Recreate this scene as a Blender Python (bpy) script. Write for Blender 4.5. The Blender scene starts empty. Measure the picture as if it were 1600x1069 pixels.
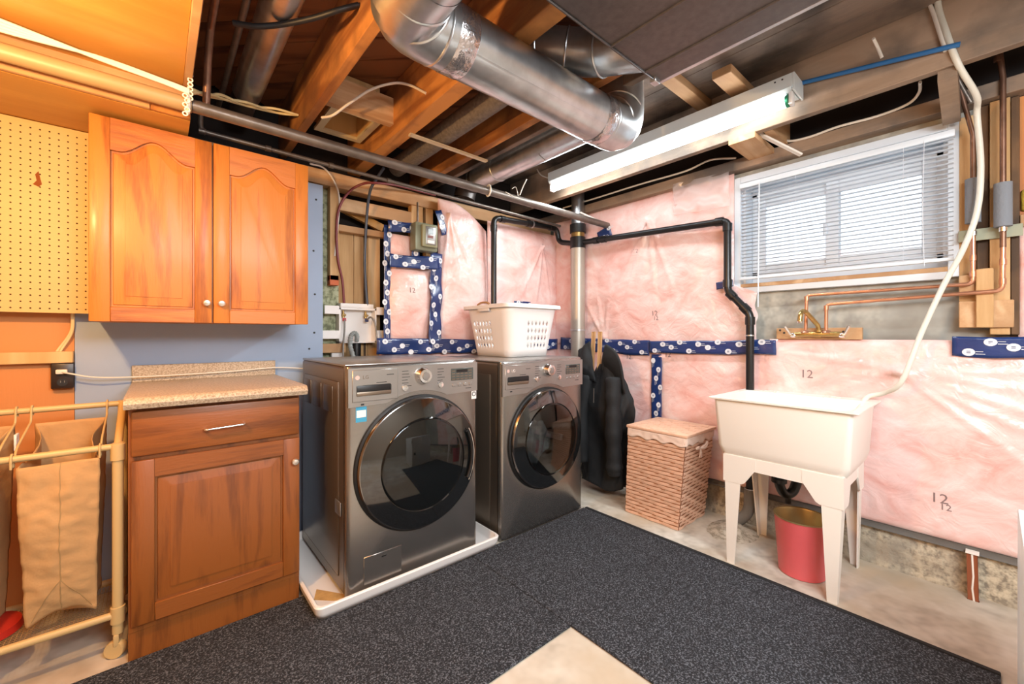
import bpy, bmesh, math, random
from mathutils import Vector, Matrix, noise
SC = bpy.context.scene
COL = SC.collection
random.seed(7)
PI = math.pi

# ---------------------------------------------------------------- camera, world, lights, exposure
cam_d = bpy.data.cameras.new('camera'); cam = bpy.data.objects.new('camera', cam_d); COL.objects.link(cam)
cam_d.sensor_width = 36; cam_d.lens = 14.51; cam_d.shift_y = -0.0072; cam_d.clip_start = 0.02
cam.location = (0, 0, 1.14); cam.rotation_euler = (PI/2, 0, math.radians(49.3-90)); SC.camera = cam
w = bpy.data.worlds.new('sky'); SC.world = w; w.use_nodes = True
w.node_tree.nodes['Background'].inputs[0].default_value = (0.86, 0.93, 1.0, 1)
w.node_tree.nodes['Background'].inputs[1].default_value = 1.3
vs = SC.view_settings; vs.view_transform = 'Standard'; vs.look = 'None'; vs.gamma = 1; vs.use_curve_mapping = False
vs.exposure = 0.55
SC.cycles.use_denoising = True
SC.cycles.max_bounces = 8; SC.cycles.diffuse_bounces = 4; SC.cycles.transparent_max_bounces = 12
SC.cycles.sample_clamp_indirect = 6
def lamp(name, kind, loc, power, color, size=0.03, rot=(0, 0, 0), sy=None):
    d = bpy.data.lights.new(name, kind); d.energy = power; d.color = color
    if kind == 'AREA':
        d.size = size
        if sy: d.shape = 'RECTANGLE'; d.size_y = sy
    else: d.shadow_soft_size = size
    o = bpy.data.objects.new(name, d); o.location = loc; o.rotation_euler = rot; COL.objects.link(o); return o
WARM = (1.0, 0.56, 0.22)
lamp('warm_bulb_light', 'POINT', (-0.46, 1.25, 1.75), 50, WARM, 0.035)
lamp('fill_light_behind', 'AREA', (0.75, -0.75, 2.05), 100, (0.93, 0.97, 1.0), 1.5, (math.radians(38), 0, math.radians(-40)), 1.0)  # added fill light behind the camera, not a known lamp
lamp('tube_light', 'AREA', (2.24, 1.39, 2.235), 48, (0.90, 0.97, 1.0), 0.07, (0, math.radians(28), 0), 1.5)

# ---------------------------------------------------------------- helpers
WO = {}
class MB:
    def __init__(s): s.bm = bmesh.new()
    def box(s, x0, x1, y0, y1, z0, z1, bev=0, seg=2):
        r = bmesh.ops.create_cube(s.bm, size=1)
        vs_ = r['verts']
        for v in vs_:
            v.co = Vector(((x0+x1)/2+v.co.x*(x1-x0), (y0+y1)/2+v.co.y*(y1-y0), (z0+z1)/2+v.co.z*(z1-z0)))
        if bev:
            es = list({e for v in vs_ for e in v.link_edges})
            bmesh.ops.bevel(s.bm, geom=es, offset=bev, segments=seg, affect='EDGES', profile=0.5)
        return s
    def beam(s, p, q, w_, h_, up=(0, 0, 1), bev=0):
        p = Vector(p); q = Vector(q); d = (q-p); L = d.length; d.normalize()
        up = Vector(up); sx = d.cross(up).normalized(); sz = sx.cross(d)
        r = bmesh.ops.create_cube(s.bm, size=1); c = (p+q)/2
        for v in r['verts']:
            v.co = c + d*v.co.x*L + sx*v.co.y*w_ + sz*v.co.z*h_
        if bev:
            es = list({e for v in r['verts'] for e in v.link_edges})
            bmesh.ops.bevel(s.bm, geom=es, offset=bev, segments=2, affect='EDGES', profile=0.5)
        return s
    def tube(s, pts, r, n=12, closed=False, cap=True):
        pts = [Vector(p) for p in pts]; N = len(pts); rr = r if isinstance(r, (list, tuple)) else [r]*N
        rings = []; prev = None
        for i, p in enumerate(pts):
            a = pts[i-1] if (i > 0 or closed) else p
            b = pts[(i+1) % N] if (i < N-1 or closed) else p
            d = (b-a).normalized()
            if prev is None:
                u = d.cross(Vector((0, 0, 1)))
                if u.length < 0.1: u = d.cross(Vector((1, 0, 0)))
            else: u = prev - d*prev.dot(d)
            u.normalize(); prev = u; v = d.cross(u)
            rings.append([s.bm.verts.new(p+(u*math.cos(2*PI*k/n)+v*math.sin(2*PI*k/n))*rr[i]) for k in range(n)])
        M = N if closed else N-1
        for i in range(M):
            A, B = rings[i], rings[(i+1) % N]
            for k in range(n): s.bm.faces.new((A[k], A[(k+1) % n], B[(k+1) % n], B[k]))
        if cap and not closed:
            s.bm.faces.new(rings[0][::-1]); s.bm.faces.new(rings[-1])
        return s
    def lathe(s, prof, o, axis=(0, 0, 1), n=32, cap0=False, cap1=False, sx=1, sy=1, ref=None):
        o = Vector(o); ax = Vector(axis).normalized()
        u = Vector(ref) if ref else ax.cross(Vector((0, 0, 1)))
        if u.length < 0.1: u = Vector((1, 0, 0))
        u.normalize(); v = ax.cross(u); rings = []
        for r, h in prof:
            rings.append([s.bm.verts.new(o+ax*h+u*math.cos(2*PI*k/n)*r*sx+v*math.sin(2*PI*k/n)*r*sy) for k in range(n)])
        for A, B in zip(rings, rings[1:]):
            for k in range(n): s.bm.faces.new((A[k], A[(k+1) % n], B[(k+1) % n], B[k]))
        if cap0: s.bm.faces.new(rings[0][::-1])
        if cap1: s.bm.faces.new(rings[-1])
        return s
    def prism(s, poly, f, d0, d1):
        """poly 2D points, f(a,b,d)->3D"""
        A = [s.bm.verts.new(f(a, b, d0)) for a, b in poly]; B = [s.bm.verts.new(f(a, b, d1)) for a, b in poly]
        n = len(poly)
        s.bm.faces.new(A[::-1]); s.bm.faces.new(B)
        for k in range(n): s.bm.faces.new((A[k], A[(k+1) % n], B[(k+1) % n], B[k]))
        return s
    def grid(s, f, nu, nv, closeu=False):
        V = [[s.bm.verts.new(f(i/(nu if closeu else nu-1), j/(nv-1))) for i in range(nu)] for j in range(nv)]
        for j in range(nv-1):
            for i in range(nu if closeu else nu-1):
                k = (i+1) % nu
                s.bm.faces.new((V[j][i], V[j][k], V[j+1][k], V[j+1][i]))
        return V
    def quad(s, *pts):
        s.bm.faces.new([s.bm.verts.new(p) for p in pts]); return s
def pathc(pts, n=6):
    """smooth (Catmull-Rom) path through points"""
    P_ = [Vector(p) for p in pts]; P_ = [P_[0]*2-P_[1]]+P_+[P_[-1]*2-P_[-2]]; out = []
    for i in range(1, len(P_)-2):
        a, b, c, d = P_[i-1:i+3]
        for k in range(n):
            t = k/n
            out.append(0.5*((2*b)+(c-a)*t+(2*a-5*b+4*c-d)*t*t+(3*b-a-3*c+d)*t**3))
    out.append(P_[-2]); return out
def bends(pts, r, n=6):
    """straight runs with rounded corners"""
    P_ = [Vector(p) for p in pts]; out = [P_[0]]
    for i in range(1, len(P_)-1):
        a, b, c = P_[i-1:i+2]; d1 = (a-b); d2 = (c-b); q = min(r, d1.length*.45, d2.length*.45)
        s_ = b+d1.normalized()*q; e = b+d2.normalized()*q
        for k in range(n+1):
            t = k/n; out.append(s_*(1-t)**2+b*2*t*(1-t)+e*t*t)
    out.append(P_[-1]); return out
def clean(name):
    return name
def link(name, mb, m, off, smooth=40, mods=()):
    bm = mb.bm if isinstance(mb, MB) else mb
    bmesh.ops.remove_doubles(bm, verts=bm.verts, dist=1e-6)
    bmesh.ops.recalc_face_normals(bm, faces=bm.faces)
    for v in bm.verts: v.co -= off
    me = bpy.data.meshes.new(name); bm.to_mesh(me); bm.free()
    for p in me.polygons: p.use_smooth = bool(smooth)
    if smooth: me.set_sharp_from_angle(angle=math.radians(smooth))
    me.materials.append(m)
    o = bpy.data.objects.new(name, me); COL.objects.link(o); return o
def thing(name, label, cat, loc=(0, 0, 0), group=None):
    o = bpy.data.objects.new(name, None); COL.objects.link(o); o.location = loc; o.empty_display_size = .05
    o['label'] = label; o['category'] = cat
    if group: o['group'] = group
    WO[o] = Vector(loc); return o
def part(name, mb, m, parent, label=None, smooth=40, solid=0, kind=None):
    off = WO[parent]; o = link(name, mb, m, off, smooth); o.parent = parent; WO[o] = off
    if label: o['label'] = label
    if kind: o['kind'] = kind
    if solid: md = o.modifiers.new('Solidify', 'SOLIDIFY'); md.thickness = solid; md.offset = 0
    return o
def solo(name, mb, m, label, cat, group=None, smooth=40, solid=0):
    bm = mb.bm; xs = [v.co.x for v in bm.verts]; ys = [v.co.y for v in bm.verts]; zs = [v.co.z for v in bm.verts]
    off = Vector(((min(xs)+max(xs))/2, (min(ys)+max(ys))/2, min(zs)))
    o = link(name, mb, m, off, smooth); o.location = off; WO[o] = off
    o['label'] = label; o['category'] = cat
    if group: o['group'] = group
    if solid: md = o.modifiers.new('Solidify', 'SOLIDIFY'); md.thickness = solid; md.offset = 0
    return o
def struct(name, mb, m, smooth=40, label=None, parent=None):
    o = link(name, mb, m, Vector(), smooth); WO[o] = Vector()
    if parent: o.parent = parent
    else: o['kind'] = 'structure'
    if label: o['label'] = label
    return o
MX = Matrix(((1, 0, 0), (0, 0, -1), (0, 1, 0))).transposed()   # placeholder, replaced below
def text_mb(s_, size, loc, right, up, depth=0.0006, align='CENTER'):
    cu = bpy.data.curves.new('txt', 'FONT'); cu.body = s_; cu.size = size; cu.extrude = depth; cu.align_x = align; cu.align_y = 'CENTER'
    cu.resolution_u = 2
    o = bpy.data.objects.new('txt', cu); COL.objects.link(o)
    dg = bpy.context.evaluated_depsgraph_get(); me = bpy.data.meshes.new_from_object(o.evaluated_get(dg))
    mb = MB(); mb.bm.from_mesh(me); bpy.data.objects.remove(o); bpy.data.meshes.remove(me)
    r = Vector(right).normalized(); u = Vector(up).normalized(); n = r.cross(u); loc = Vector(loc)
    for v in mb.bm.verts: v.co = loc+r*v.co.x+u*v.co.y+n*v.co.z
    return mb
def merge(*mbs):
    out = mbs[0]
    for m in mbs[1:]:
        me = bpy.data.meshes.new('t'); m.bm.to_mesh(me); out.bm.from_mesh(me); m.bm.free(); bpy.data.meshes.remove(me)
    return out

# ---------------------------------------------------------------- materials
def srgb(c):
    if isinstance(c, str): c = tuple(int(c[i:i+2], 16)/255 for i in (0, 2, 4))
    return tuple((x/12.92 if x <= .04045 else ((x+.055)/1.055)**2.4) for x in c)+(1,)
def nodes(name):
    m = bpy.data.materials.new(name); m.use_nodes = True; nt = m.node_tree
    return m, nt, nt.nodes['Principled BSDF'], nt.links
def mat(name, c, rough=.5, metal=0, var=0, vs_=8, bump=0, bs=60, coat=0, c2=None, stretch=(1, 1, 1), trans=0, emit=0, ec=None, spec=.5, alpha=1, detail=4, aniso=0):
    m, nt, b, L = nodes(name); N = nt.nodes
    b.inputs['Base Color'].default_value = srgb(c); b.inputs['Roughness'].default_value = rough; b.inputs['Metallic'].default_value = metal
    b.inputs['Coat Weight'].default_value = coat; b.inputs['Coat Roughness'].default_value = .12
    b.inputs['Transmission Weight'].default_value = trans; b.inputs['Specular IOR Level'].default_value = spec; b.inputs['Alpha'].default_value = alpha
    if emit:
        b.inputs['Emission Color'].default_value = srgb(ec or c); b.inputs['Emission Strength'].default_value = emit
    if var or c2 or bump:
        tc = N.new('ShaderNodeTexCoord'); mp = N.new('ShaderNodeMapping'); mp.inputs['Scale'].default_value = stretch
        L.new(tc.outputs['Object'], mp.inputs[0])
    if var or c2:
        n = N.new('ShaderNodeTexNoise'); n.inputs['Scale'].default_value = vs_; n.inputs['Detail'].default_value = detail
        L.new(mp.outputs[0], n.inputs[0])
        r = N.new('ShaderNodeValToRGB'); c1 = srgb(c)
        r.color_ramp.elements[0].position = .32; r.color_ramp.elements[1].position = .68
        r.color_ramp.elements[0].color = srgb(c2) if c2 else tuple(x*(1-var) for x in c1[:3])+(1,)
        r.color_ramp.elements[1].color = c1
        L.new(n.outputs[0], r.inputs[0]); L.new(r.outputs[0], b.inputs['Base Color'])
    if bump:
        n2 = N.new('ShaderNodeTexNoise'); n2.inputs['Scale'].default_value = bs; n2.inputs['Detail'].default_value = 3
        L.new(mp.outputs[0], n2.inputs[0]); bp = N.new('ShaderNodeBump'); bp.inputs['Strength'].default_value = bump; bp.inputs['Distance'].default_value = .01
        L.new(n2.outputs[0], bp.inputs['Height']); L.new(bp.outputs[0], b.inputs['Normal'])
    return m
def wood(name, c1, c2, axis='z', scale=9, rough=.45, coat=0, dist=3.0, knots=True, fine=.25, bump=.15, wear=None):
    """grain running along `axis`: wide wavy figure plus fine pores"""
    m, nt, b, L = nodes(name); N = nt.nodes
    tc = N.new('ShaderNodeTexCoord'); mp = N.new('ShaderNodeMapping')
    st = {'x': (.10, 1, 1), 'y': (1, .10, 1), 'z': (1, 1, .10)}[axis]; mp.inputs['Scale'].default_value = st
    L.new(tc.outputs['Object'], mp.inputs[0])
    n = N.new('ShaderNodeTexNoise'); n.inputs['Scale'].default_value = scale; n.inputs['Detail'].default_value = 2.5; n.inputs['Distortion'].default_value = .8
    L.new(mp.outputs[0], n.inputs[0])
    mu = N.new('ShaderNodeMath'); mu.operation = 'MULTIPLY'; mu.inputs[1].default_value = dist*6
    L.new(n.outputs[0], mu.inputs[0]); sn = N.new('ShaderNodeMath'); sn.operation = 'SINE'; L.new(mu.outputs[0], sn.inputs[0])
    f = N.new('ShaderNodeTexNoise'); f.inputs['Scale'].default_value = scale*16; f.inputs['Detail'].default_value = 3; L.new(mp.outputs[0], f.inputs[0])
    mr = N.new('ShaderNodeMapRange'); mr.inputs[1].default_value = -1; mr.inputs[2].default_value = 1; L.new(sn.outputs[0], mr.inputs[0])
    mx = N.new('ShaderNodeMix'); mx.inputs[0].default_value = fine; L.new(mr.outputs[0], mx.inputs[2]); L.new(f.outputs[0], mx.inputs[3])
    r = N.new('ShaderNodeValToRGB'); r.color_ramp.elements[0].color = srgb(c2); r.color_ramp.elements[1].color = srgb(c1)
    r.color_ramp.elements[0].position = .1; r.color_ramp.elements[1].position = .62
    L.new(mx.outputs[0], r.inputs[0]); out = r.outputs[0]
    if wear:
        wn = N.new('ShaderNodeTexNoise'); wn.inputs['Scale'].default_value = 3.5; wn.inputs['Detail'].default_value = 6; L.new(tc.outputs['Object'], wn.inputs[0])
        wr = N.new('ShaderNodeValToRGB'); wr.color_ramp.elements[0].position = .42; wr.color_ramp.elements[1].position = .62; L.new(wn.outputs[0], wr.inputs[0])
        m2 = N.new('ShaderNodeMix'); m2.data_type = 'RGBA'; L.new(wr.outputs[0], m2.inputs[0]); L.new(out, m2.inputs[6]); m2.inputs[7].default_value = srgb(wear); out = m2.outputs[2]
    L.new(out, b.inputs['Base Color'])
    bp = N.new('ShaderNodeBump'); bp.inputs['Strength'].default_value = bump; bp.inputs['Distance'].default_value = .004
    L.new(f.outputs[0], bp.inputs['Height']); L.new(bp.outputs[0], b.inputs['Normal'])
    b.inputs['Roughness'].default_value = rough; b.inputs['Coat Weight'].default_value = coat; b.inputs['Coat Roughness'].default_value = .2
    return m
def speckle(name, c1, c2, c3, scale, rough=.6, bump=.1, lo=.40, hi=.62, mid=.5, big=None):
    m, nt, b, L = nodes(name); N = nt.nodes
    tc = N.new('ShaderNodeTexCoord'); n = N.new('ShaderNodeTexNoise'); n.inputs['Scale'].default_value = scale; n.inputs['Detail'].default_value = 2
    n.inputs['Roughness'].default_value = .7
    L.new(tc.outputs['Object'], n.inputs[0]); r = N.new('ShaderNodeValToRGB')
    r.color_ramp.elements[0].position = lo; r.color_ramp.elements[0].color = srgb(c1); r.color_ramp.elements[1].position = hi; r.color_ramp.elements[1].color = srgb(c3)
    e = r.color_ramp.elements.new(mid); e.color = srgb(c2)
    L.new(n.outputs[0], r.inputs[0]); out = r.outputs[0]
    if big:
        wn = N.new('ShaderNodeTexNoise'); wn.inputs['Scale'].default_value = big[1]; wn.inputs['Detail'].default_value = 5; L.new(tc.outputs['Object'], wn.inputs[0])
        wr = N.new('ShaderNodeValToRGB'); wr.color_ramp.elements[0].position = .40; wr.color_ramp.elements[1].position = .65; L.new(wn.outputs[0], wr.inputs[0])
        m2 = N.new('ShaderNodeMix'); m2.data_type = 'RGBA'; L.new(wr.outputs[0], m2.inputs[0]); L.new(out, m2.inputs[6]); m2.inputs[7].default_value = srgb(big[0]); out = m2.outputs[2]
    L.new(out, b.inputs['Base Color']); b.inputs['Roughness'].default_value = rough
    bp = N.new('ShaderNodeBump'); bp.inputs['Strength'].default_value = bump; bp.inputs['Distance'].default_value = .006
    L.new(n.outputs[0], bp.inputs['Height']); L.new(bp.outputs[0], b.inputs['Normal']); return m
def pink_mat(name):
    m, nt, b, L = nodes(name); N = nt.nodes
    tc = N.new('ShaderNodeTexCoord')
    mp = N.new('ShaderNodeMapping'); mp.inputs['Scale'].default_value = (1, 1, 1.6); L.new(tc.outputs['Object'], mp.inputs[0])
    n = N.new('ShaderNodeTexNoise'); n.inputs['Scale'].default_value = 4.2; n.inputs['Detail'].default_value = 7; n.inputs['Distortion'].default_value = .7; n.inputs['Roughness'].default_value = .6
    L.new(mp.outputs[0], n.inputs[0]); r = N.new('ShaderNodeValToRGB'); L.new(n.outputs[0], r.inputs[0])
    e = r.color_ramp.elements; e[0].position = .30; e[0].color = srgb('e6aaa0'); e[1].position = .68; e[1].color = srgb('f5dfdb')
    k = e.new(.42); k.color = srgb('edbeb6'); k = e.new(.54); k.color = srgb('f1ccc6')
    L.new(r.outputs[0], b.inputs['Base Color']); b.inputs['Roughness'].default_value = .6
    b.inputs['Coat Weight'].default_value = .85; b.inputs['Coat Roughness'].default_value = .16
    c = N.new('ShaderNodeTexNoise'); c.inputs['Scale'].default_value = 9; c.inputs['Detail'].default_value = 5; c.inputs['Distortion'].default_value = 2.2
    L.new(tc.outputs['Object'], c.inputs[0])
    bp = N.new('ShaderNodeBump'); bp.inputs['Strength'].default_value = .55; bp.inputs['Distance'].default_value = .02
    L.new(c.outputs[0], bp.inputs['Height']); L.new(bp.outputs[0], b.inputs['Coat Normal'])
    bp2 = N.new('ShaderNodeBump'); bp2.inputs['Strength'].default_value = .25; bp2.inputs['Distance'].default_value = .02
    L.new(c.outputs[0], bp2.inputs['Height']); L.new(bp2.outputs[0], b.inputs['Normal'])
    return m
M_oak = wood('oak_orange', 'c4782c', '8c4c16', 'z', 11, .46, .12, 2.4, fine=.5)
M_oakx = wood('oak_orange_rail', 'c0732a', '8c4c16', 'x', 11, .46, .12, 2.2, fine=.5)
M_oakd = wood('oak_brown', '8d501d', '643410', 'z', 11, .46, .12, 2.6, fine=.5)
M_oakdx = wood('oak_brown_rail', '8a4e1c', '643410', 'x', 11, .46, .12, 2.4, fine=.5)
M_joist = wood('joist_wood', 'd0904e', '94592a', 'y', 8, .75, 0, 2.0, wear='7d5230')
M_joistp = wood('joist_pale', 'b79d86', '8e7863', 'y', 6, .8, 0, 1.2, wear='6e6258')  # greyed for the strip-light joist: its dirt plus shade above the housing
M_joistd = wood('joist_grimy_shaded', '8a7768', '574a41', 'y', 5, .8, 0, 1.0, wear='3f3934')  # grime, with the shade of the strip-light bay in the colour
M_plank = wood('subfloor_plank', '8a5530', '5a3018', 'x', 9, .8, 0, 2.0)
M_lumber = wood('lumber_x', 'dfbd95', 'c09468', 'x', 8, .75, 0, 1.5, wear='b28a62')
M_lumberz = wood('lumber_z', 'e0bb8c', 'c39a68', 'z', 8, .75, 0, 1.5)
M_lumberzd = wood('lumber_z_dark', 'a07a56', '6e5238', 'z', 8, .8, 0, 1.5, wear='4d3b2c')
M_plyx = wood('plywood_sheet', 'cf9a4e', 'b67f38', 'x', 4, .5, .15, 1.3, wear='bd8a42')
M_plyz = wood('plywood_wall', 'd08a4c', 'a8602c', 'z', 4, .55, 0, 2.2)
M_tan = wood('tan_board', 'e3bd86', 'd0a468', 'z', 5, .6, 0, 1.5)
M_steel = mat('brushed_graphite_steel', '9b9894', .27, .9, var=.05, vs_=3, stretch=(1, 1, 30))
M_panel = mat('control_panel_silver', 'a3a19e', .33, .75, var=.05)
M_side = mat('cabinet_side_steel', '86796b', .38, .8)
M_gap = mat('black_plastic', '101012', .4)
M_rub = mat('black_gasket', '0b0b0c', .55)
M_chrome = mat('chrome', 'f2f2f2', .16, 1)
M_galv = mat('galvanised_sheet', 'd3d7da', .30, .92, var=.25, vs_=14, bump=.04, bs=30)
M_galvd = mat('dull_duct_metal', '6d6866', .42, .7, var=.2, vs_=40, bump=.05, bs=120)
M_cement = mat('grey_pipe_wrap', '7d756e', .9, 0, var=.35, vs_=60, bump=.3, bs=90)
M_pipe = mat('old_steel_pipe', '7c726a', .42, .6, var=.3, vs_=20, bump=.1)
M_pipet = mat('painted_tan_pipe', 'ab9068', .45, 0, var=.12)
M_cop = mat('new_copper', 'dba284', .3, .8, var=.25, vs_=15)
M_copo = mat('old_copper', '8d6a57', .4, .7, var=.4, vs_=15)
M_brass = mat('brass', 'c2a56a', .3, .9, var=.2, vs_=30)
M_abs = mat('black_abs_pipe', '1b1c1e', .32, 0, var=.2, bump=.03)
M_white = mat('white_plastic', 'eeeae6', .4)
M_tub = mat('tub_polypropylene', 'ece6dc', .36, bump=.02, bs=150)
M_basket = mat('basket_white', 'f0eeec', .35)
M_whitem = mat('white_painted_metal', 'dfe6e6', .35)
M_vinyl = mat('white_vinyl', 'dde6ee', .35)
M_slat = mat('blind_slat_white', 'dde4ec', .5)
M_glass = mat('window_glass', 'ffffff', .02, trans=1, spec=.5)
M_tube = mat('lit_tube', 'ffffff', .5, emit=9, ec='f4fbff')
M_conc = speckle('concrete_wall', '96948c', 'b3b1a6', 'c8c6ba', 14, .9, .35, .3, .7, .5, big=('9c9a92', 2.5))
M_curb = speckle('rough_curb_concrete', '867c6c', 'b0a48e', 'cabda4', 38, .95, .9, .36, .62, .48, big=('9a8f7e', 4))
M_floor = speckle('concrete_floor', 'a8a094', 'c6bfb2', 'd6d0c4', 9, .8, .12, .32, .68, .5, big=('b8a78f', 2))
M_mat = speckle('charcoal_carpet', '101216', '282a30', '6a6e75', 170, .97, .8, .40, .66, .52)
M_hem = mat('carpet_edge_binding', '1b1d20', .8, bump=.3)
M_lam = speckle('grey_laminate', '94826c', 'b3a28c', 'c8b9a4', 150, .4, .02, .35, .65, .5)
M_blue = mat('blue_gray_board', 'a3b4cc', .85, var=.07, vs_=3)
M_green = speckle('pale_green_board', '7f8468', 'a9ad8c', 'bcbf9f', 30, .9, .4, .38, .6, .5)
M_peg = mat('pegboard_tan', 'd3b474', .55, var=.04)
M_hole = mat('hole_dark', '4a3415', .9)
M_pink = pink_mat('pink_batt_under_plastic')
M_tape = mat('navy_wrap_tape', '203a74', .3, bump=.25, bs=25, coat=.5, var=.25, vs_=6)
M_print = mat('tape_print_white', 'dfe3ea', .5)
M_ink = mat('grey_ink', '85706e', .7)
M_satin = mat('satin_silver', 'd8d4cc', .28, .8)
M_inkd = mat('dark_print', '2a2a2c', .6)
M_rattan = mat('peach_woven_band', 'eec0a2', .55, var=.14, vs_=25, bump=.2, bs=80)
M_rattand = mat('woven_shadow_core', 'a86c48', .8)
M_chromed = mat('dark_chrome_ring', '8f8d8c', .15, 1)
M_lin = mat('hamper_liner_cotton', 'ecd3c2', .9, bump=.2, bs=40)
M_coral = mat('coral_red_tin', 'e0666a', .35, var=.08, vs_=6)
M_gold = mat('gold_tin_inside', 'b09a6c', .35, .7)
M_coat = mat('black_jacket_cloth', '15171a', .75, var=.3, vs_=15, bump=.25, bs=25)
M_bag = mat('tan_canvas', 'c39a68', .85, var=.12, vs_=5, bump=.35, bs=22)
M_cart = mat('beige_enamel_tube', 'c9ad78', .4)
M_mesh = mat('tan_net', 'a98a5c', .7)
M_cable = mat('white_cable', 'e6ded2', .5)
M_cablec = mat('cream_cable', 'e3cf9c', .5)
M_blk = mat('black_rubber', '17171a', .5)
M_redh = mat('red_pex_tube', '7d3436', .4)
M_blueh = mat('dark_blue_pex_tube', '3b4657', .4)
M_hose = mat('grey_corrugated_hose', '8c9290', .5)
M_braid = mat('braided_steel_hose', '8a8680', .4, .6, bump=.3, bs=300)
M_bluep = mat('blue_pipe', '2f6ea8', .4)
M_hosew = mat('translucent_white_hose', 'dcdacd', .4)
M_foam = mat('grey_foam_sleeve', '7f848b', .85, bump=.2, bs=120)
M_outlet = mat('brown_outlet_plastic', '2c211c', .35)
M_meter = mat('olive_meter_case', '7f836e', .4, .3)
M_lcd = mat('lcd_grey', '4c5350', .2)
M_darkglass = mat('dark_door_glass', '0c0f10', .04, coat=1, spec=.8)
M_tglass = mat('smoked_window_glass', 'b6bfc0', .03, trans=1)
M_drum = mat('drum_steel', '5c6062', .3, .9)
M_cloth = mat('washed_clothes', '8b8d92', .9, var=.6, vs_=9, bump=.4, bs=20)
M_stubw = wood('red_painted_stub', '8a4a2a', '6b2f18', 'z', 8, .7)
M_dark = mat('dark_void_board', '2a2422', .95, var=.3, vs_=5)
M_film = mat('poly_film', 'e8dcd8', .12, alpha=.35, coat=.6, bump=.5, bs=14)
M_sill = mat('grey_sill_foam', '6d6862', .8, var=.2, bump=.2)
M_room = mat('far_wall_paint', 'cbbfae', .8)
M_sticker = mat('blue_sticker', '3f9bc0', .4)
M_red = mat('red_plastic', 'b32a1f', .4)
M_twine = mat('white_strap', 'e9e4d8', .5)

# ================================================================ STRUCTURE
XL, YN = -2.2, -1.7
floor = struct('floor', MB().box(XL, 2.9, YN, 2.85, -.08, 0), M_floor)
struct('wall_far_left', MB().box(XL-.1, XL, YN, 2.85, 0, 2.5), M_room)
struct('wall_behind', MB().box(XL, 2.9, YN-.1, YN, 0, 2.5), M_room)
ceiling = struct('ceiling', MB().box(XL, 2.9, YN, 2.85, 2.505, 2.53), M_dark)
# diagonal subfloor boards, each its own plank
pw = .143
def diag_plank(c):
    # centre line: (x+y)/sqrt2 = c, direction (1,-1)/sqrt2
    s2 = math.sqrt(2); lo, hi = -9, 9
    for v in (c-pw/2, c+pw/2):
        # x = (v+t)/s2 ; y = (v-t)/s2
        lo = max(lo, XL*s2-v, v-2.84*s2); hi = min(hi, 2.88*s2-v, v-YN*s2)
    if hi-lo < .15: return
    z0 = 2.482+random.uniform(0, .004); e = .0025
    pts = [(t, v) for t, v in ((lo, c-pw/2+e), (hi, c-pw/2+e), (hi, c+pw/2-e), (lo, c+pw/2-e))]
    mb = MB(); mb.prism(pts, lambda t, v, d: Vector(((v+t)/s2, (v-t)/s2, d)), z0, 2.504)
    # rotate material frame: store object rotated so grain follows the board
    bm = mb.bm; bmesh.ops.recalc_face_normals(bm, faces=bm.faces)
    R = Matrix.Rotation(-PI/4, 4, 'Z'); inv = R.inverted()
    off = Vector(((c)/s2, (c)/s2, 0))
    for v in bm.verts: v.co = inv @ (v.co-off)
    me = bpy.data.meshes.new('plank'); bm.to_mesh(me); bm.free(); me.materials.append(M_plank)
    o = bpy.data.objects.new('plank', me); COL.objects.link(o); o.parent = ceiling; o.matrix_local = Matrix.Translation(off) @ R
c = (XL+YN)/math.sqrt(2)+pw/2
while c < 5.7/math.sqrt(2)*1.42:
    diag_plank(c); c += pw

# joists
def joist(x0, x1, z0=2.2, m=M_joist, y0=YN, y1=2.78, z1=2.48):
    o = struct('joist', MB().box(x0, x1, y0, y1, z0, z1, .003, 1), m); o['kind'] = 'structure'; return o
joist(.55, .592); joist(.955, 1.035); joist(1.40, 1.445); joist(1.575, 1.61, 2.25, M_joistd)
joist(2.37, 2.412, 2.2, M_joistp); joist(.06, .10, 2.2); joist(-.36, -.32); joist(-.78, -.74); joist(-1.2, -1.16); joist(-1.62, -1.58)
struct('blocking', MB().box(.592, .955, 2.08, 2.12, 2.26, 2.40), M_lumber)
for k_ in range(5): struct('subfloor_board', MB().box(1.612+.152*k_, 1.762+.152*k_ if k_ < 4 else 2.369, YN, 2.78, 2.466, 2.480, .002, 1), M_joistd)  # added boards; their grey carries on the joist's dirty, shaded face
struct('blocking', MB().box(1.61, 2.37, 1.03, 1.10, 2.42, 2.465, .003, 1), M_lumber)
struct('blocking', MB().box(2.05, 2.37, .80, .89, 2.38, 2.42, .003, 1), M_lumber)
struct('blocking', MB().beam((2.36, .87, 2.185), (2.70, .87, 2.185), .13, .03), M_lumber)
struct('blocking', MB().box(2.412, 2.70, .74, .78, 2.20, 2.34), M_lumber)
struct('blocking', MB().beam((2.385, .115, 2.19), (2.655, .115, 2.10), .055, .07), M_joistp)
# notch board along wall top (sill plate) and dark rim
struct('sill_plate', MB().box(2.655, 2.74, YN, 2.72, 2.135, 2.2, .003, 1), M_joistp)
struct('rim_joist', MB().box(2.76, 2.80, YN, 2.8, 2.2, 2.482), M_dark)
struct('rim_joist', MB().box(XL, 2.8, 2.785, 2.82, 2.0, 2.482), M_dark)
struct('top_plate', MB().box(.60, 2.70, 2.60, 2.69, 2.035, 2.125, .003, 1), M_lumber)
struct('top_plate', MB().box(XL, .60, 2.60, 2.69, 2.035, 2.125, .003, 1), M_lumber)

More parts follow.
